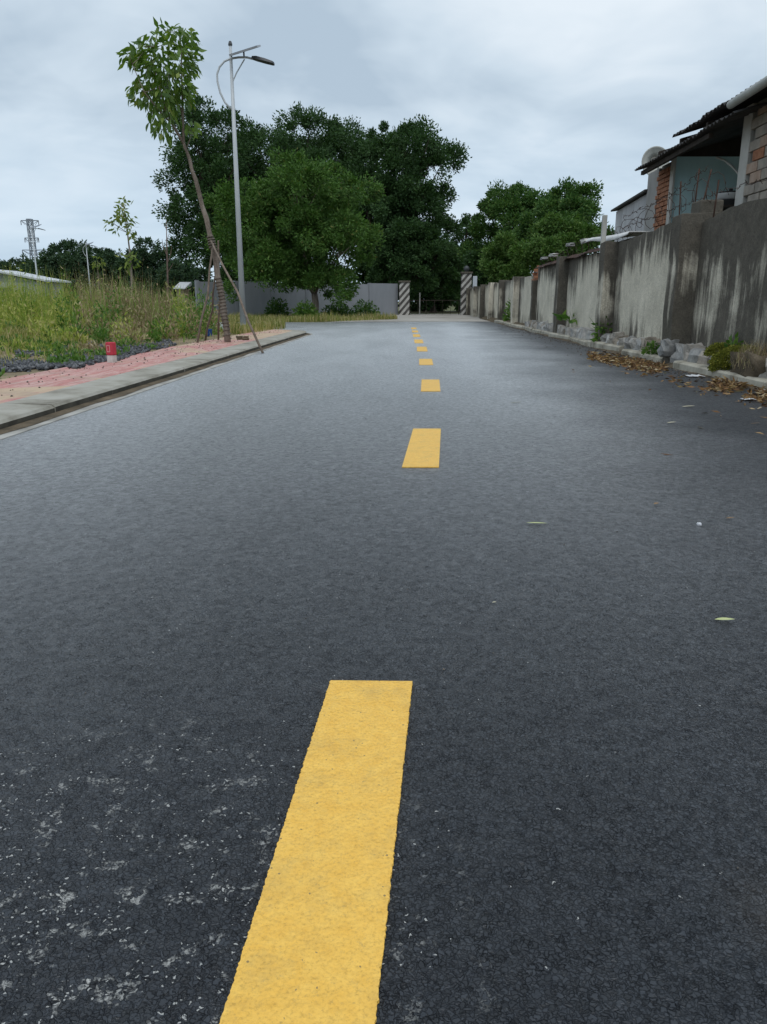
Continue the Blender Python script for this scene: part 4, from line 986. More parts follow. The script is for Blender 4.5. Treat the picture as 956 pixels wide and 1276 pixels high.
for bx_, by_, rx_, ry_, cnt in blobs:
    for i in range(int(cnt * 2.7)):
        a_ = rl.uniform(0, 2 * math.pi); k = rl.random() ** .6 * rl.uniform(.85, 1.15)
        px_, py_ = bx_ + rx_ * k * math.cos(a_), by_ + ry_ * k * math.sin(a_)
        dy = rl.uniform(-.42, .42) * min(1, rx_ / 22)
        p = at(px_, py_, TY + dy)
        out = Vector((px_ - 205, rl.uniform(-50, 50), -(py_ - 95) * .6)).normalized()
        d = (out * .6 + Vector((rl.gauss(0, .4), rl.gauss(0, .4), rl.uniform(-1.25, .05)))).normalized()
        if nl_ < 300:
            pass
        q = d.to_track_quat('X', 'Z').to_euler()
        V_.append((p, q, d))
rl.shuffle(V_)
for i, (p, q, d) in enumerate(V_[:300]):
    o = link_mesh('leaf', LM[rl.choices(range(4), (3, 3, 1.4, 3))[0]], st); o.location = p - wloc(st); o.rotation_euler = q
    s = rl.uniform(.75, 1.15); o.scale = (s, s, s)
if len(V_) > 300:
    Pn = np.array([tuple(p) for p, q, d in V_[300:]]); Nn = np.array([tuple(d) for p, q, d in V_[300:]]) * 4
    V, T = leaf_cards(Pn, Nn, .14, .060, .2, np.random.default_rng(3))
    tag(np_mesh('foliage', V, T, M['leafyoung'], st), kind='stuff')
# stakes tied to the trunk
for (x0, y0, x1, y1, y_off, lab) in ((245, 428, 266, 303, -.25, 'crooked timber stake planted nearest the gravel, tied to the young tree'), (255, 424, 268, 345, .55, 'short timber stake behind the blue pot, tied to the young tree'),
                           (272, 424, 272, 300, .35, 'upright thin stake close behind the wrapped trunk'), (327.5, 435, 263, 300, -.35, 'long timber stake slanting down to the kerb stones')):
    b_ = gp(x0, y0, ZK) if x0 < 300 else gp(327.5, 434.5, ZK)
    p1_ = at(x1, y1, TY + (-.08 if y_off < 0 else .08))
    mid = b_.lerp(p1_, .5) + Vector((.05 if x0 < 300 else .03, 0, .0)); b_.z -= .06
    o = MB().tube([b_, b_.lerp(mid, .5) + Vector((-.02, 0, 0)), mid, mid.lerp(p1_, .5) + Vector((-.015, 0, 0)), p1_], [.018, .018, .017, .016, .014], 7).build('support_stake', M['stake'], smooth=True); tag(o, lab, 'stake', 'stakes holding the young tree')

# blue pot, stones by the tree, red marker post
bp = gp(261, 419, ZK)
mb = MB().lathe((bp.x, bp.y, ZK), [(.045, 0), (.05, .01), (.062, .13), (.066, .135)], 16); o = mb.build('plastic_tub', M['blue'], smooth=True); tag(o, 'small blue plastic tub on the footway between the tree stakes', 'tub')
for i, (x_, y_) in enumerate(((299, 424), (306, 424.5))):
    p = gp(x_, y_, ZK); o = link_mesh('loose_stone', rock_mesh('loose_stone', 60 + i, .05, .05, .035, M['dirt'], .3)); o.location = (p.x, p.y, ZK + .04)
    tag(o, ['brown clod of earth lying close to the wrapped trunk', 'brown clod of earth lying toward the slanting kerb stake'][i], 'clod')
mp = gp(140, 451.5, ZK + .01); s_ = .038
mk = empty('marker_post', (mp.x, mp.y, ZK)); tag(mk, 'small red-topped boundary marker post with white foot in the gravel', 'marker post')
def mbox(z0, z1, e=0.0, mat='redpaint', nm='head', bev=.006):
    c_, sn = math.cos(R(-22)), math.sin(R(-22)); q = []
    for z in (z0, z1):
        for a_, b_ in ((-1, -1), (1, -1), (1, 1), (-1, 1)):
            xx, yy = a_ * (s_ + e), b_ * (s_ + e); q.append((mp.x + xx * c_ - yy * sn, mp.y + xx * sn + yy * c_, z))
    return MB().hexa(q).build(nm, M[mat], mk, bevel=bev)
mbox(ZK - .05, ZK + .085, 0, 'markerwhite', 'foot'); mbox(ZK + .0851, ZK + .225, .003, 'redpaint', 'head', .012)
c_, sn = math.cos(R(-22)), math.sin(R(-22))
def mface(u0, u1, z0, z1, d):
    q = []
    for (uu, dd, z) in ((u0, -d, z0), (u1, -d, z0), (u1, -d + .004, z0), (u0, -d + .004, z0), (u0, -d, z1), (u1, -d, z1), (u1, -d + .004, z1), (u0, -d + .004, z1)):
        q.append((mp.x + uu * c_ - dd * sn, mp.y + uu * sn + dd * c_, z))
    return MB().hexa(q)
mm = mface(-.022, .022, ZK + .185, ZK + .195, s_ + .006); mm.v += mface(-.022, .022, ZK + .12, ZK + .13, s_ + .006).v; mm.f += [tuple(i + 8 for i in f) for f in mm.f[:6]]
m3 = mface(-.022, -.014, ZK + .13, ZK + .185, s_ + .006); mm.add(m3.v, m3.f); m4 = mface(.014, .022, ZK + .13, ZK + .185, s_ + .006); mm.add(m4.v, m4.f)
mm.build('painted_mark', M['redpale'], mk)

# ------------------------------------------------------------------ street lamps
def lamp(base, scale, label):
    """solar lamp: tapering pole, bowed arm to a flat head, panel on top"""
    root = empty('street_lamp', base); tag(root, label, 'street lamp', 'solar street lamps')
    LY = 20.0; b0 = at(303.5, 408, LY)
    def q(px_, py_, dy=0): 
        v = at(px_, py_, LY) - Vector((b0.x, LY, 0)); return Vector((v.x * scale, dy * scale, v.z * scale)) + Vector((base[0], base[1], base[2]))
    top = q(284.5, 60)
    bs = Vector(base); H = top.z - bs.z
    MB().tube([bs - Vector((0, 0, .05)), bs.lerp(Vector((bs.x, bs.y, top.z)), .55), Vector((bs.x, bs.y, top.z))], [.078 * scale, .055 * scale, .034 * scale], 12).build('pole', M['galv'], root, smooth=True)
    MB().box(bs.x - .16 * scale, bs.x + .16 * scale, bs.y - .16 * scale, bs.y + .16 * scale, bs.z, bs.z + .02).build('base_plate', M['galv'], root)
    MB().lathe((bs.x, bs.y, top.z - .02), [(.045 * scale, 0), (.05 * scale, .03), (.03 * scale, .09 * scale), (.012, .1 * scale)], 10).build('pole_cap', M['lampdark'], root)
    arm = [q(288, 140), q(281, 132), q(275, 120), q(271.5, 106), q(271, 97), q(274, 88), q(280, 81), q(288, 77.5), q(298, 76), q(308, 76), q(316, 78)]
    dxp = bs.x - q(288, 140).x - .0
    MB().tube([p + Vector((0, -.02 * scale, 0)) for p in arm], .024 * scale, 8).build('arm', M['galv'], root, smooth=True)
    MB().tube([q(289.5, 108), q(295, 95), q(305, 78)], .015 * scale, 6).build('strut', M['galv'], root)
    h0, h1 = q(314, 76.5), q(342, 83.5); d = (h1 - h0); nrm = Vector((-d.z, 0, d.x)).normalized()
    mb = MB(); pr = [(0, .05, .035), (.2, .10, .05), (.6, .13, .04), (.92, .12, .025), (1, .08, .015)]
    for k, w_, t_ in pr:
        p = h0 + d * k
        mb.v += [tuple(p + Vector((0, -w_ * scale, 0)) - nrm * .02 * scale), tuple(p + Vector((0, w_ * scale, 0)) - nrm * .02 * scale), tuple(p + Vector((0, w_ * scale * .8, 0)) + nrm * t_ * scale), tuple(p + Vector((0, -w_ * scale * .8, 0)) + nrm * t_ * scale)]
    for i in range(len(pr) - 1):
        for k in range(4): mb.f.append((i * 4 + k, i * 4 + (k + 1) % 4, i * 4 + 4 + (k + 1) % 4, i * 4 + 4 + k))
    mb.f += [(3, 2, 1, 0), tuple((len(pr) - 1) * 4 + k for k in range(4))]
    mb.build('lamp_head', M['lampdark'], root)
    p0, p1 = q(288.5, 72.5), q(323, 61.5); d = (p1 - p0); nrm = Vector((-d.z, 0, d.x)).normalized(); W = .30 * scale; wv = Vector((0, .955, .297)) * W; nrm = d.cross(wv).normalized() * (1 if d.cross(wv).z > 0 else -1)
    def slab(a_, b_): return MB().hexa([p0 - wv + nrm * a_, p1 - wv + nrm * a_, p1 + wv + nrm * a_, p0 + wv + nrm * a_, p0 - wv + nrm * b_, p1 - wv + nrm * b_, p1 + wv + nrm * b_, p0 + wv + nrm * b_])
    pan = slab(-.02 * scale, .015 * scale).build('solar_panel', M['panelback'], root)
    slab(.0151 * scale, .019 * scale).build('cell_glass', M['panelglass'], pan)
    MB().tube([q(304.5, 76), q(304, 68)], .02 * scale, 6).build('bracket', M['lampdark'], root)
    return root
lb_ = at(303.5, 408, 20.0); lamp((lb_.x, 20.0, 0.07), 1.0, 'tall galvanised solar street lamp with bowed arm beside the leaning young tree')
f1 = at(115, 385, 80); lamp((f1.x, 80, -.03), 1.0, 'distant pale street lamp in front of the far round dark tree')
f2 = at(51, 385, 62); lamp((f2.x, 62, -.03), 1.0, 'distant street lamp overlapping the power pylon')

# ------------------------------------------------------------------ pylon, far house, hut
py_ = empty('power_pylon', (at(41, 310, 260).x, 260, 0)); tag(py_, 'steel lattice power pylon with crossarms on the skyline', 'pylon')
cxp = at(41, 310, 260).x; Hh = at(42, 273, 260).z
def wid(z): return 2.0 - 1.3 * min(1, z / (Hh * .62)) if z < Hh * .62 else .7
zs = [0, 4, 8, 11.5, 14.5, 17.2, 19.6, 21.6, 23.6, 25.6, Hh]
for a_, b_ in ((-1, -1), (1, -1), (1, 1), (-1, 1)):
    MB().tube([(cxp + a_ * wid(z), 260 + b_ * wid(z), z) for z in zs], .17, 5).build('leg', M['lattice'], py_)
mb = MB()
for z0, z1 in zip(zs, zs[1:]):
    for a_, b_, c2, d2 in ((-1, -1, 1, -1), (1, -1, 1, 1), (1, 1, -1, 1), (-1, 1, -1, -1)):
        w0, w1 = wid(z0), wid(z1)
        mb.tube([(cxp + a_ * w0, 260 + b_ * w0, z0), (cxp + c2 * w1, 260 + d2 * w1, z1)], .09, 3); mb.tube([(cxp + c2 * w0, 260 + d2 * w0, z0), (cxp + a_ * w1, 260 + b_ * w1, z1)], .09, 3)
        mb.tube([(cxp + a_ * w1, 260 + b_ * w1, z1), (cxp + c2 * w1, 260 + d2 * w1, z1)], .09, 3)
mb.build('lattice_bracing', M['lattice'], py_)
for z, l_ in ((Hh - .5, 2.8), (Hh * .78, 2.2), (Hh * .64, 3.4)):
    mb = MB()
    for s in (-1, 1):
        for b_ in (-1, 1):
            mb.tube([(cxp, 260 + b_ * 1.0, z), (cxp + s * l_, 260, z + .1)], .11, 4); mb.tube([(cxp + s * 1.1, 260 + b_ * 1.0, z - 1.3), (cxp + s * l_, 260, z + .1)], .09, 4)
    mb.build('crossarm', M['lattice'], py_)
    for s in (-1, 1): MB().tube([(cxp + s * l_, 260, z), (cxp + s * l_, 260, z - 1.3)], .12, 5).build('insulator', M['lampdark'], py_)

hx = at(20, 350, 58); fh = empty('far_house', (hx.x, 58, 0)); tag(fh, 'low far house with pale sloping metal roof at the edge of the lot', 'house')
xa, xb = at(-60, 350, 58).x, at(56, 350, 58).x; zr = at(0, 337, 58).z; ze = at(56, 351, 58).z
MB().box(xa, xb - .3, 58, 62, -.03, ze - .05).build('wall', M['whitewall'], fh)
mb = MB(); xr = at(-12, 350, 58).x
mb.hexa([(xr, 57.6, zr), (xb + .2, 57.6, ze), (xb + .2, 62.4, ze), (xr, 62.4, zr), (xr, 57.6, zr + .12), (xb + .2, 57.6, ze + .12), (xb + .2, 62.4, ze + .12), (xr, 62.4, zr + .12)]); rf = mb.build('roof', M['houseroof'], fh)
mb = MB(); mb.hexa([(xa, 57.6, ze), (xr - .01, 57.6, zr), (xr - .01, 62.4, zr), (xa, 62.4, ze), (xa, 57.6, ze + .12), (xr - .01, 57.6, zr + .12), (xr - .01, 62.4, zr + .12), (xa, 62.4, ze + .12)]); mb.build('roof', M['houseroof'], fh)
mb = MB(); mb.add([(xa + .4, 57.99, ze - .05), (xb - .4, 57.99, ze - .05), (xr, 57.99, zr - .02)], [(0, 1, 2)]); mb.add([(xa + .4, 58.05, ze - .05), (xb - .4, 58.05, ze - .05), (xr, 58.05, zr - .02)], [(2, 1, 0)]); mb.build('gable', M['greywall'], fh)
MB().box(hx.x - 1.2, hx.x - .4, 57.95, 58.0, .9, 1.7).build('window', M['lampdark'], fh)
h2 = at(224, 357.5, 46); hut = empty('hut', (h2.x, 46, 0)); tag(hut, 'tiny pale-roofed hut glimpsed between the weeds and the dark trees', 'hut')
MB().box(h2.x - .2, h2.x + .25, 46, 47.2, -.03, h2.z - .12).build('wall', M['brickpale'], hut)
mb = MB(); mb.hexa([(h2.x - .32, 45.8, h2.z - .12), (h2.x + .36, 45.8, h2.z - .12), (h2.x + .36, 47.4, h2.z + .1), (h2.x - .32, 47.4, h2.z + .1), (h2.x - .32, 45.8, h2.z - .06), (h2.x + .36, 45.8, h2.z - .06), (h2.x + .36, 47.4, h2.z + .3), (h2.x - .32, 47.4, h2.z + .3)]); mb.build('roof', M['houseroof'], hut)

# ------------------------------------------------------------------ saplings, dead stem
def sapling(px_, Y, stem, tufts, label, mat, seed, rad, L, n):
    b_ = at(px_, 385, Y); b_.z = .1
    root = empty('sapling', (b_.x, Y, .08)); tag(root, label, 'sapling', 'saplings in the lot')
    pts = [Vector((b_.x, Y, .0))] + [at(x_, y_, Y) for x_, y_ in stem]
    MB().tube(pts, [rad * (1 - .75 * i / (len(pts) - 1)) for i in range(len(pts))], 7).build('trunk', M['bark'], root, smooth=True)
    rng = np.random.default_rng(seed); P, N = [], []; tw = MB()
    for x_, y_, rx_, ry_, cnt in tufts:
        c = at(x_, y_, Y); s = at(x_ + 1, y_, Y).x - c.x
        for i in range(max(2, cnt // 8)):
            q = sph(1, rng)[0]; e_ = np.array(c) + q * np.array([rx_ * s, rx_ * s, ry_ * s]) * .8
            near = min(pts[1:], key=lambda v: (v - Vector(e_)).length + (0 if v.z < e_[2] else .3)); tw.tube([near, Vector(e_)], [.008, .003], 4)
            m = 8; P.append(e_ + rng.normal(0, .07, (m, 3))); N.append(np.tile(q, (m, 1)) + np.array([0, 0, -.3]))
    tag(tw.build('twigs', M['bark'], root), kind='stuff')
    V, T = leaf_cards(np.concatenate(P), np.concatenate(N), L, L * .36, .5, rng); np_mesh('crown', V, T, mat, root)
sapling(164, 23, [(164, 340), (162, 315), (159, 290), (156, 270), (154, 256)], [(153, 262, 14, 10, 70), (150, 276, 14, 12, 70), (162, 284, 9, 8, 40), (160, 325, 7, 9, 34), (168, 317, 5, 5, 14)], 'thin pale sapling with a sparse top and tufts on its stem', M['leafpale'], 4, .035, .17, 0)
sapling(123, 40, [(123, 350), (122, 335), (122, 325)], [(122, 326, 6, 6, 60)], 'small pale sapling beside the distant street lamp', M['leafpale'], 5, .035, .2, 0)
b_ = at(209, 385, 27)
ds = empty('dead_sapling', (b_.x, 27, 0)); tag(ds, 'bare dead reddish stem rising from the weeds', 'dead sapling')
MB().tube([(b_.x, 27, 0), at(209, 345, 27), at(208, 305, 27), at(207.5, 274, 27)], [.035, .03, .02, .008], 7).build('trunk', M['deadstem'], ds, smooth=True)
for pp in ([(208, 330), (213, 316), (214, 306)], [(208, 318), (203, 306), (202, 298)], [(209, 340), (216, 328)], [(208, 300), (211, 291)], [(207.5, 286), (204, 278)]):
    MB().tube([at(x_, y_, 27) for x_, y_ in pp], [.014] * (len(pp) - 1) + [.006], 5).build('branch', M['deadstem'], ds)

# ------------------------------------------------------------------ grass and weeds
def blades(n, root, h, w, lean, rng):
    """tapering bent blades; root n x 3, h and w per blade"""
    a_ = rng.uniform(0, 2 * np.pi, n); ax = np.stack([np.cos(a_), np.sin(a_), np.zeros(n)], 1); pr = np.stack([-np.sin(a_), np.cos(a_), np.zeros(n)], 1)
    ln = (np.abs(rng.normal(0, 1, n)) * lean * h)[:, None]; h = h[:, None]; w = w[:, None] * .5
    up = np.array([0, 0, 1.0])
    m = root + up * h * .55 + ax * ln * .35; t = root + up * h * (1 - .15 * np.minimum(1, ln / h)) + ax * ln
    V = np.stack([root - pr * w, root + pr * w, m - pr * w * .8, m + pr * w * .8, t], 1).reshape(-1, 3)
    b = np.arange(n)[:, None] * 5
    T = np.concatenate([b + np.array([0, 1, 2]), b + np.array([1, 3, 2]), b + np.array([2, 3, 4])], 1).reshape(-1, 3)
    return V, T
def nz(x, y, s, seed): return np.array([mnoise.noise(Vector((a_ * s, b_ * s, seed))) for a_, b_ in zip(x, y)])
def lot_z(x, y): return np.array([lot_h(a_, b_) for a_, b_ in zip(x, y)]) - .02
def scatter(n, x0, x1, y0, y1, rng): return rng.uniform(x0, x1, n), rng.uniform(y0, y1, n)
def edge_x(y): return KX - .33 + K * y - .85
rng = np.random.default_rng(21)
# low mixed grass over the near lot, thinner towards the footway
x, y = scatter(52000, -11, -2.6, 4, 18.6, rng)
d = edge_x(y) - x; nn = nz(x, y, .9, 2.0)
keep = (d > .05) & (rng.random(len(x)) < np.clip(-.08 + d * .27 + nn * .9, 0.01, 1)) & (x / y > -.62)
x, y, d = x[keep], y[keep], d[keep]
h = np.clip(.05 + .05 * np.minimum(d, 3) + .05 * rng.random(len(x)), .03, .3) * rng.uniform(.5, 1.3, len(x))
V, T = blades(len(x), np.stack([x, y, lot_z(x, y)], 1), h, np.full(len(x), .009) * rng.uniform(.7, 1.5, len(x)), .55, rng)
tag(np_mesh('grass', V, T, M['grassL']), 'short patchy green and straw grass between the gravel and the weeds', 'grass', kind='stuff')
# tall weeds behind: yellow-green at one end, dry brown in the middle, fresh green at the other
x, y = scatter(120000, -16, -3.0, 8.5, 19.1, rng)
u = x / y; d = edge_x(y) - x
tall = np.clip((d - .5 - .4 * nz(x, y, .7, 5.0)) / 1.0, 0, 1) * np.clip((y - 13.0 - 1.8 * nz(x, y, .5, 6.0)) / 3.6, 0, 1) ** 1.4
keep = (rng.random(len(x)) < tall * .55 + .015) & (u > -.64) & (d > .15)
x, y, u, tall = x[keep], y[keep], u[keep], tall[keep]
prof = np.interp(u, [-.62, -.40, -.33, -.27, -.24, -.20, -.14], [1.46, 1.44, 1.38, 1.28, 1.02, .62, .34])
clump = .74 + .42 * nz(x, y, .9, 8.0) + .40 * nz(x, y, 2.6, 9.0)
h = prof * clump * (.18 + .82 * tall) * rng.uniform(.55, 1.15, len(x))
h = np.clip(h, .05, 1.5)
q = u + .05 * nz(x, y, .8, 12.0) + .02 * rng.normal(0, 1, len(x))
kind = np.where(q < -.385, 0, np.where(q < -.25, 1, np.where(q < -.215, 2, 3)))
mixr = rng.random(len(x)); kind = np.where((kind == 1) & (mixr < .18), 2, np.where((kind == 0) & (mixr < .18), 2, np.where((kind == 3) & (mixr < .45), 2, np.where(kind == 3, 0, kind))))
for k_, mt, lab, wd_, ln_ in ((0, 'grassY', 'tall yellow-green grass over the open lot', .010, .28), (1, 'grassD', 'tall dry brown weeds behind the marker post', .008, .3), (2, 'grassG', 'fresh green tall grass among the dry weeds', .011, .3)):
    s = kind == k_
    V, T = blades(s.sum(), np.stack([x[s], y[s], lot_z(x[s], y[s])], 1), h[s], np.full(s.sum(), wd_) * rng.uniform(.7, 1.4, s.sum()), ln_, rng)
    if k_ in (0, 1):     # side leaves and seed heads
        s2 = np.where(s)[0]; s2 = s2[rng.random(len(s2)) < .5]
        f = rng.uniform(.35, 1.0, len(s2)); P = np.stack([x[s2], y[s2], lot_z(x[s2], y[s2]) + h[s2] * f * .95], 1) + rng.normal(0, .02, (len(s2), 3))
        V2, T2 = leaf_cards(P, sph(len(s2), rng) * .8 + np.array([0, 0, .3]), .09, .022, .1, rng); T = np.concatenate([T, T2 + len(V)]); V = np.concatenate([V, V2])
    tag(np_mesh('grass', V, T, M[mt]), lab, 'grass', kind='stuff')
# leafy weed clumps standing in the grass: green, straw and brown
rb = np.random.default_rng(77); sets = {'weed': [[], []], 'grassD': [[], []], 'grassY': [[], []]}
for i in range(230):
    yy = rb.uniform(10.0, 19.0); uu = rb.uniform(-.60, -.215); xx = uu * yy
    if edge_x(yy) - xx < .5: continue
    k_ = 'weed' if rb.random() < .40 else ('grassD' if (uu > -.40 and rb.random() < .75) else 'grassY')
    tl = min(1, max(.15, (yy - 10.5) / 5.0)); hh = rb.uniform(.35, 1.08) * tl; rr_ = rb.uniform(.12, .30)
    m = int(70 + 130 * tl); q = sph(m, rb); q[:, 2] = np.abs(q[:, 2])
    sets[k_][0].append(np.array((xx, yy, .05)) + q * np.array([rr_, rr_, hh]) * rb.uniform(.3, 1, (m, 1))); sets[k_][1].append(q * .7 + np.array([0, 0, .5]))
for k_, lab in (('weed', 'clumps of leafy green weeds standing in the tall grass'), ('grassD', 'clumps of withered brown weeds standing in the tall grass'), ('grassY', 'clumps of yellowing weeds standing in the tall grass')):
    V, T = leaf_cards(np.concatenate(sets[k_][0]), np.concatenate(sets[k_][1]), .085, .028, .0, rb); tag(np_mesh('weeds', V, T, M[k_]), lab, 'weeds', kind='stuff')
# leafy low weeds by the gravel
x, y = scatter(2600, -6.5, -3.0, 5.0, 11.5, rng); d = edge_x(y) - x
keep = (d > .02) & (nz(x, y, 1.6, 30.0) > .12); x, y = x[keep], y[keep]
m = 7; P = np.repeat(np.stack([x, y, lot_z(x, y) + .02], 1), m, 0) + rng.normal(0, .03, (len(x) * m, 3)) * np.array([1, 1, .5]); P[:, 2] = np.maximum(P[:, 2], ZK - .01) + rng.random(len(P)) * .06
V, T = leaf_cards(P, sph(len(P), rng) + np.array([0, 0, .7]), .055, .026, -.1, rng)
tag(np_mesh('weeds', V, T, M['weed']), 'low leafy green weeds at the edge of the gravel', 'weeds', kind='stuff')
# grass along the far side of the side street, below the grey wall
x, y = scatter(26000, -14, .6, 28.9, 36.5, rng)
lim = 37.4 + (x + 8.7) * .69; keep = (y < lim - .2) & (y > 28.9 + np.maximum(0, (x + 2.0)) * 1.6 + .3 * nz(x, y, 1.2, 3.0)) & (y < 36) 
x, y = x[keep], y[keep]; h = rng.uniform(.05, .26, len(x)) * (1 + 1.1 * nz(x, y, .8, 41.0))
V, T = blades(len(x), np.stack([x, y, np.full(len(x), -.03)], 1), h, np.full(len(x), .022), .4, rng)
tag(np_mesh('grass', V, T, M['grassL']), 'grass verge below the grey wall and bushy tree', 'grass', kind='stuff')
x, y = scatter(9000, -30, -3, 36, 58, rng); keep = (y > 37.4 + (x + 8.7) * .69 + .5) | (x < -8.9); x, y = x[keep], y[keep]
V, T = blades(len(x), np.stack([x, y, np.full(len(x), -.03)], 1), rng.uniform(.3, 1.0, len(x)), np.full(len(x), .03), .35, rng)
tag(np_mesh('grass', V, T, M['grassG']), 'rough grass in the field beyond the side street', 'grass', kind='stuff')

# low grass right up to the bend of the kerb
n = 5200; a1 = rng.uniform(282, 356, n); b1_ = rng.uniform(398, 420, n); keep = (b1_ < np.interp(a1, [282, 320, 356], [419, 415, 408.5])) & (b1_ > np.interp(a1, [282, 356], [404, 403.5]))
P = np.array([tuple(gp(p_, q_, ZK)) for p_, q_ in zip(a1[keep], b1_[keep])]); nn = nz(P[:, 0], P[:, 1], 1.3, 14.0); h = np.clip(.20 + .22 * nn, .05, .5) * rng.uniform(.5, 1.2, len(P))
V, T = blades(len(P), P - np.array([0, 0, .02]), h, np.full(len(P), .012) * rng.uniform(.7, 1.4, len(P)), .45, rng)
tag(np_mesh('grass', V, T, M['grassL']), 'low straw and green grass between the young tree and the kerb bend', 'grass', kind='stuff')
# crushed dark stone heaped behind the footway
def stones(name, P, S, mat, label, cat, kind='stuff'):
    base = np.array([(0, 0, .8), (.9, 0, .1), (.2, .85, 0), (-.8, .45, .1), (-.7, -.55, 0), (.3, -.9, .05), (0, 0, -.6)])
    tri = np.array([(0, 1, 2), (0, 2, 3), (0, 3, 4), (0, 4, 5), (0, 5, 1), (6, 2, 1), (6, 3, 2), (6, 4, 3), (6, 5, 4), (6, 1, 5)])
    n = len(P); a_ = RNG.uniform(0, 2 * np.pi, n); c, s = np.cos(a_), np.sin(a_)
    B = base[None] * (S[:, None, None] * RNG.uniform(.55, 1.35, (n, 7, 3))); X = B[..., 0] * c[:, None] - B[..., 1] * s[:, None]; Yv = B[..., 0] * s[:, None] + B[..., 1] * c[:, None]
    V = np.stack([X, Yv, B[..., 2]], 2) + P[:, None]; T = (np.arange(n)[:, None, None] * 7 + tri[None]).reshape(-1, 3)
    return tag(np_mesh(name, V.reshape(-1, 3), T, mat), label, cat, kind=kind)
n = 15000; px_ = RNG.uniform(-20, 220, n); py_2 = RNG.uniform(420, 462, n)
up_ = np.interp(px_, [-20, 0, 30, 60, 100, 140, 200, 220], [446, 443, 430, 425, 426, 424, 421, 426]); lo_ = np.interp(px_, [-20, 0, 60, 110, 160, 215], [470, 466, 462, 456, 444, 431])
nzv = np.array([mnoise.noise(Vector((a_ * .045, b_ * .12, 0))) for a_, b_ in zip(px_, py_2)])
keep = (py_2 > up_ + 2 + nzv * 5) & (py_2 < lo_ + nzv * 4) & ((nzv > -.12) | (px_ > 110)) & (RNG.random(n) < .8)
P = np.array([tuple(gp(a_, b_, ZK + .015)) for a_, b_ in zip(px_[keep], py_2[keep])])
P[:, 2] = np.array([lot_h(a_, b_) for a_, b_ in P[:, :2]]) + RNG.uniform(0, .03, len(P))
stones('gravel', P, RNG.uniform(.012, .034, len(P)), M['gravel'], 'dark crushed stone spread around the red marker post', 'gravel')
# grit on the footway and on the road edges
n = 420; yy = RNG.uniform(3.5, 18, n); xx = KX - .33 + K * yy - RNG.uniform(0, 1, n) ** .6 * 1.0
P = np.stack([xx, yy, np.full(n, ZK + .012)], 1); stones('grit', P, RNG.uniform(.004, .013, n), M['pebble'], 'dark grit scattered over the red footway', 'grit')
n = 2200; tt_ = RNG.uniform(2.5, 24, n); oo = KR - RNG.exponential(.13, n) + .02
P = np.stack([oo + K * tt_ + .004 * tt_, tt_, np.full(n, .003)], 1); stones('grit', P, RNG.uniform(.003, .016, n) * RNG.uniform(.4, 1.2, n), M['pebble'], 'loose grit and dirt washed against the cream kerb', 'grit')
n = 70; P = np.stack([RNG.uniform(-1.5, 2.2, n), RNG.uniform(.7, 6, n), np.full(n, .002)], 1); stones('grit', P, RNG.uniform(.0012, .0034, n), M['pebble'], 'few loose grains lying on the asphalt', 'grit')

# leaf litter along the right kerb
n = 8000; px_ = RNG.uniform(735, 1010, n); cen = np.interp(px_, [735, 800, 850, 956, 1010], [440, 451, 462, 485, 497]); py_2 = cen + RNG.normal(0, 1, n) * np.interp(px_, [735, 820, 956], [2.0, 5.5, 8.0]) + 4
nzv = np.array([mnoise.noise(Vector((a_ * .028, b_ * .05, 3))) for a_, b_ in zip(px_, py_2)])
keep = (nzv > -.3 + .25 * RNG.random(n)) & (RNG.random(n) < .85)
P = np.array([tuple(gp(a_, b_, .006)) for a_, b_ in zip(px_[keep], py_2[keep])])
ok = P[:, 0] < KR + .02 + (K + .004) * P[:, 1]; P = P[ok]; P[:, 2] = .004 + RNG.uniform(0, .022, len(P))
dd = sph(len(P), RNG); dd[:, 2] *= .15
V, T = leaf_cards(P, dd * 3, .062, .017, 0.0, RNG); V[:, 2] = np.maximum(V[:, 2], .003)
tag(np_mesh('leaf_litter', V, T, M['litter']), 'drift of orange-brown dead leaves against the cream kerb', 'leaf litter', kind='stuff')
n = 130; tt_ = RNG.uniform(3.2, 9.5, n); oo = KR - .1 - RNG.exponential(.30, n)
P = np.stack([oo + (K + .004) * tt_, tt_, np.full(n, .008)], 1); dd = sph(n, RNG); dd[:, 2] = .02
V, T = leaf_cards(P, dd * 3, .075, .018, 0.0, RNG); V[:, 2] = np.clip(V[:, 2], .003, .02)
tag(np_mesh('leaf_litter', V, T, M['litter']), 'thinly strewn dead leaves on the asphalt beside the kerb', 'leaf litter', kind='stuff')

# single leaves and scraps on the road
def fallen(px_, py_, Lpx, ang, mat, lab, wr=.22, cat='leaf'):
    p = gp(px_, py_, .004); s = gp(px_ + 1, py_, .004).x - p.x; L = Lpx * s
    o = link_mesh('fallen_leaf', leaf_mesh('fallen_leaf', L, L * wr, M[mat], -.08)); o.location = (p.x - L / 2 * math.cos(ang), p.y - L / 2 * math.sin(ang), .005); o.rotation_euler = (random.uniform(-.1, .1), 0, ang); tag(o, lab, cat)
fallen(669, 653, 26, -.35, 'leafgreenpale', 'slender pale green leaf alone on the open asphalt'); fallen(903, 773, 24, -.15, 'leafgreenpale', 'broad pale yellow-green leaf alone on dark asphalt', .3)
fallen(643, 502, 16, .1, 'leafcream', 'thin cream leaf on bare asphalt between the yellow dashes and the leaf drift', .16); fallen(818, 628, 9, .5, 'leafbrown', 'small curled brown leaf near a white pebble', .5)
fallen(858, 507, 17, .0, 'leafcream', 'cream leaf sliver just short of the leaf drift', .25); fallen(837, 527, 13, .2, 'leafcream', 'pale broken leaf between the leaf drift and the open asphalt', .3)
fallen(910, 646, 12, .1, 'leafbrown', 'tan leaf fragment level with the white pebble', .3); fallen(941, 528, 13, .1, 'leafbrown', 'brown twig-like leaf near the white film scrap', .2)
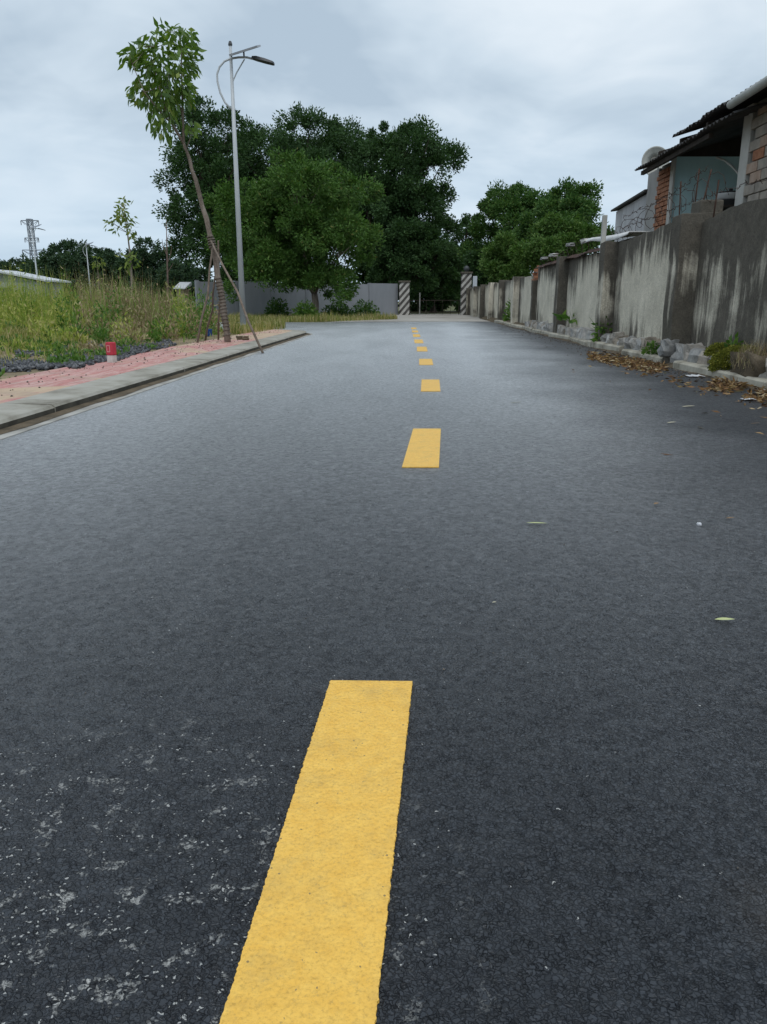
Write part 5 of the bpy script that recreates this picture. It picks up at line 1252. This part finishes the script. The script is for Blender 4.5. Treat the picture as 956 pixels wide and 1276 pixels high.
fallen(616, 751, 6, .3, 'leafcream', 'tiny cream leaf scrap in the middle of the lane', .5)
def pebble(px_, py_, r, mat, lab):
    p = gp(px_, py_, 0); o = link_mesh('pebble', rock_mesh('pebble', int(px_), r, r, r * .7, M[mat], .3)); o.location = (p.x, p.y, r * .55); tag(o, lab, 'pebble')
pebble(871, 654, .006, 'litterwhite', 'lone white pebble on the dark asphalt'); pebble(343, 1157, .0035, 'black', 'larger of two black stone chips lying on the yellow paint'); pebble(446, 972, .0025, 'black', 'smaller of two black stone chips lying on the yellow paint')
def scrap(px_, py_, wpx, mat, lab, seed):
    p = gp(px_, py_, .01); s = gp(px_ + 1, py_, .01).x - p.x; w_ = wpx * s
    mb = MB(); n = 6
    for j in range(n + 1):
        for i in range(n + 1):
            a_, b_ = (i / n - .5), (j / n - .5); e_ = 1 - .3 * abs(mnoise.noise(Vector((a_ * 3, b_ * 3, seed))))
            mb.v.append((p.x + a_ * w_ * e_, p.y + b_ * w_ * .8 * e_, .012 + .035 * abs(mnoise.noise(Vector((a_ * 4 + seed, b_ * 4, seed)))) * (1 - max(abs(a_), abs(b_)) * 1.6)))
    for j in range(n):
        for i in range(n): mb.f.append((j * (n + 1) + i, j * (n + 1) + i + 1, (j + 1) * (n + 1) + i + 1, (j + 1) * (n + 1) + i))
    o = mb.build('plastic_scrap', M[mat]); o.modifiers.new('thickness', 'SOLIDIFY').thickness = .003; tag(o, lab, 'litter')
scrap(866, 468.5, 20, 'litterwhite', 'crumpled white plastic film in the leaf drift closest to the wall pier', 2); scrap(907, 474, 20, 'litterwhite', 'crumpled white plastic film against the long cream kerb slab', 5)
scrap(933, 497.5, 17, 'litterwhite', 'flat white plastic scrap at the outer edge of the leaf drift', 8); scrap(957, 486, 14, 'litterwhite', 'white lump of plastic half out beyond the cream kerb', 11)

# ------------------------------------------------------------------ plants at the foot of the right wall, moss, bush, stick
def tuft(name, base, rx, rz, n, L, W, mat, label, seed, cat='plant', stems=6):
    rng_ = np.random.default_rng(seed); root = empty(name, base); tag(root, label, cat)
    mb = MB(); b_ = Vector(base)
    for i in range(stems):
        e_ = b_ + Vector((rng_.normal(0, rx * .5), rng_.normal(0, rx * .5), rz * rng_.uniform(.6, 1))); mb.tube([b_ - Vector((0, 0, .02)), b_.lerp(e_, .5) + Vector((0, 0, rz * .08)), e_], [.008, .006, .002], 5)
    mb.build('stem', M['weed'], root)
    q = sph(n, rng_); q[:, 2] = np.abs(q[:, 2]); P = np.array(base) + q * np.array([rx, rx, rz]) * rng_.uniform(.35, 1, (n, 1))
    V, T = leaf_cards(P, q, L, W, .2, rng_); np_mesh('leaves', V, T, M[mat], root)
p = gp(640, 404); tuft('bush', (p.x, p.y, 0), .35, .85, 700, .12, .05, 'weed', 'green bush growing against the low wall just past the broken wall end', 1, 'bush')
def wp(px_, o=WX - .1): t, z = onp(px_, 420, o); return RF(o, t, .1)
tuft('wall_plant', wp(752), .17, .42, 170, .09, .045, 'weed', 'leafy green weed growing at the foot of the second pier', 2)
b_ = wp(709); tuft('wall_plant', b_ + Vector((0, 0, .25)), .20, .12, 22, .22, .07, 'weed', 'low weed with long arching leaves before the pale wall panel', 3)
MB()
tuft('wall_plant', wp(815, WX - .2), .14, .13, 130, .06, .03, 'weed', 'small fresh weed on the cream kerb below the first pier', 4)
tuft('wall_plant', wp(915, WX - .08) + Vector((0, 0, .17)), .09, .13, 26, .07, .035, 'weed', 'pale weed sprouting out of the moss on the footing', 6)
p = at(381, 391, 33.5); tuft('bush', (p.x, 33.5, 0), .55, .75, 900, .14, .06, 'weed', 'round green bush at the foot of the bushy tree', 5, 'bush')
for px_, Y_, rx_, rz_, lab in ((455, 40.0, .75, .8, 'low shrub leaning on the grey wall towards the shorter striped pillar'), (346, 37.0, .6, .95, 'leafy shrub hiding the grey wall beside the street lamp'), (420, 38.0, .8, .7, 'wide low shrub under the outer branches of the bushy tree')):
    p = at(px_, 391, Y_); tuft('bush', (p.x, Y_, -.03), rx_, rz_, 900, .15, .065, 'leafright', lab, int(px_), 'bush')
# moss cushions draped over the footing
Pm, Nm = [], []
for px_, o_, z_, rx_, ry_, rz_, n_ in ((897, WX - .14, .20, .13, .15, .11, 2400), (908, WX - .16, .13, .14, .20, .13, 3200), (920, WX - .10, .23, .10, .22, .07, 2400), (932, WX - .06, .26, .07, .20, .045, 1300), (901, WX - .20, .07, .10, .13, .08, 1500)):
    t0, _ = onp(px_, 440, o_); q = sph(n_, RNG); q[:, 2] = np.abs(q[:, 2])
    Pm.append(np.array(RF(o_, t0, z_)) + q * np.array([rx_, ry_, rz_]) * RNG.uniform(.75, 1.03, (n_, 1)) + RNG.normal(0, .008, (n_, 3))); Nm.append(q)
V, T = leaf_cards(np.concatenate(Pm), np.concatenate(Nm), .018, .013, 0, RNG); tag(np_mesh('moss', V, T, M['moss']), 'thick green moss over the footing stones', 'moss', kind='stuff')
t0, _ = onp(948, 440, WX - .1)
bank = link_mesh('earth_clump', rock_mesh('earth_clump', 91, .15, .33, .13, M['dirt'], .3)); bank.data.polygons.foreach_set('use_smooth', [True] * len(bank.data.polygons)); bank.location = RF(WX - .10, t0, .15); tag(bank, 'clump of brown earth and dry roots bulging from the footing beside the moss', 'earth')
q = sph(420, RNG); q[:, 2] = np.abs(q[:, 2]) * .8; P = np.array(RF(WX - .14, t0, .12)) + q * np.array([.13, .30, .2])
V, T = blades(len(P), P, RNG.uniform(.04, .16, len(P)), np.full(len(P), .005), .9, RNG); tag(np_mesh('dry_roots', V, T, M['grassD']), 'dry straw and roots hanging over the earth clump', 'roots', kind='stuff')
# dark stick leaning in the grass
a_, b_ = at(92, 404, 14.2), at(99, 386, 14.2); a_.z = min(a_.z, .1)
tag(MB().tube([a_, a_.lerp(b_, .5) + Vector((.02, 0, .02)), b_], [.016, .013, .009], 6).build('stick', M['barkdark'], smooth=True), 'dark bare stick leaning up out of the low grass', 'stick')
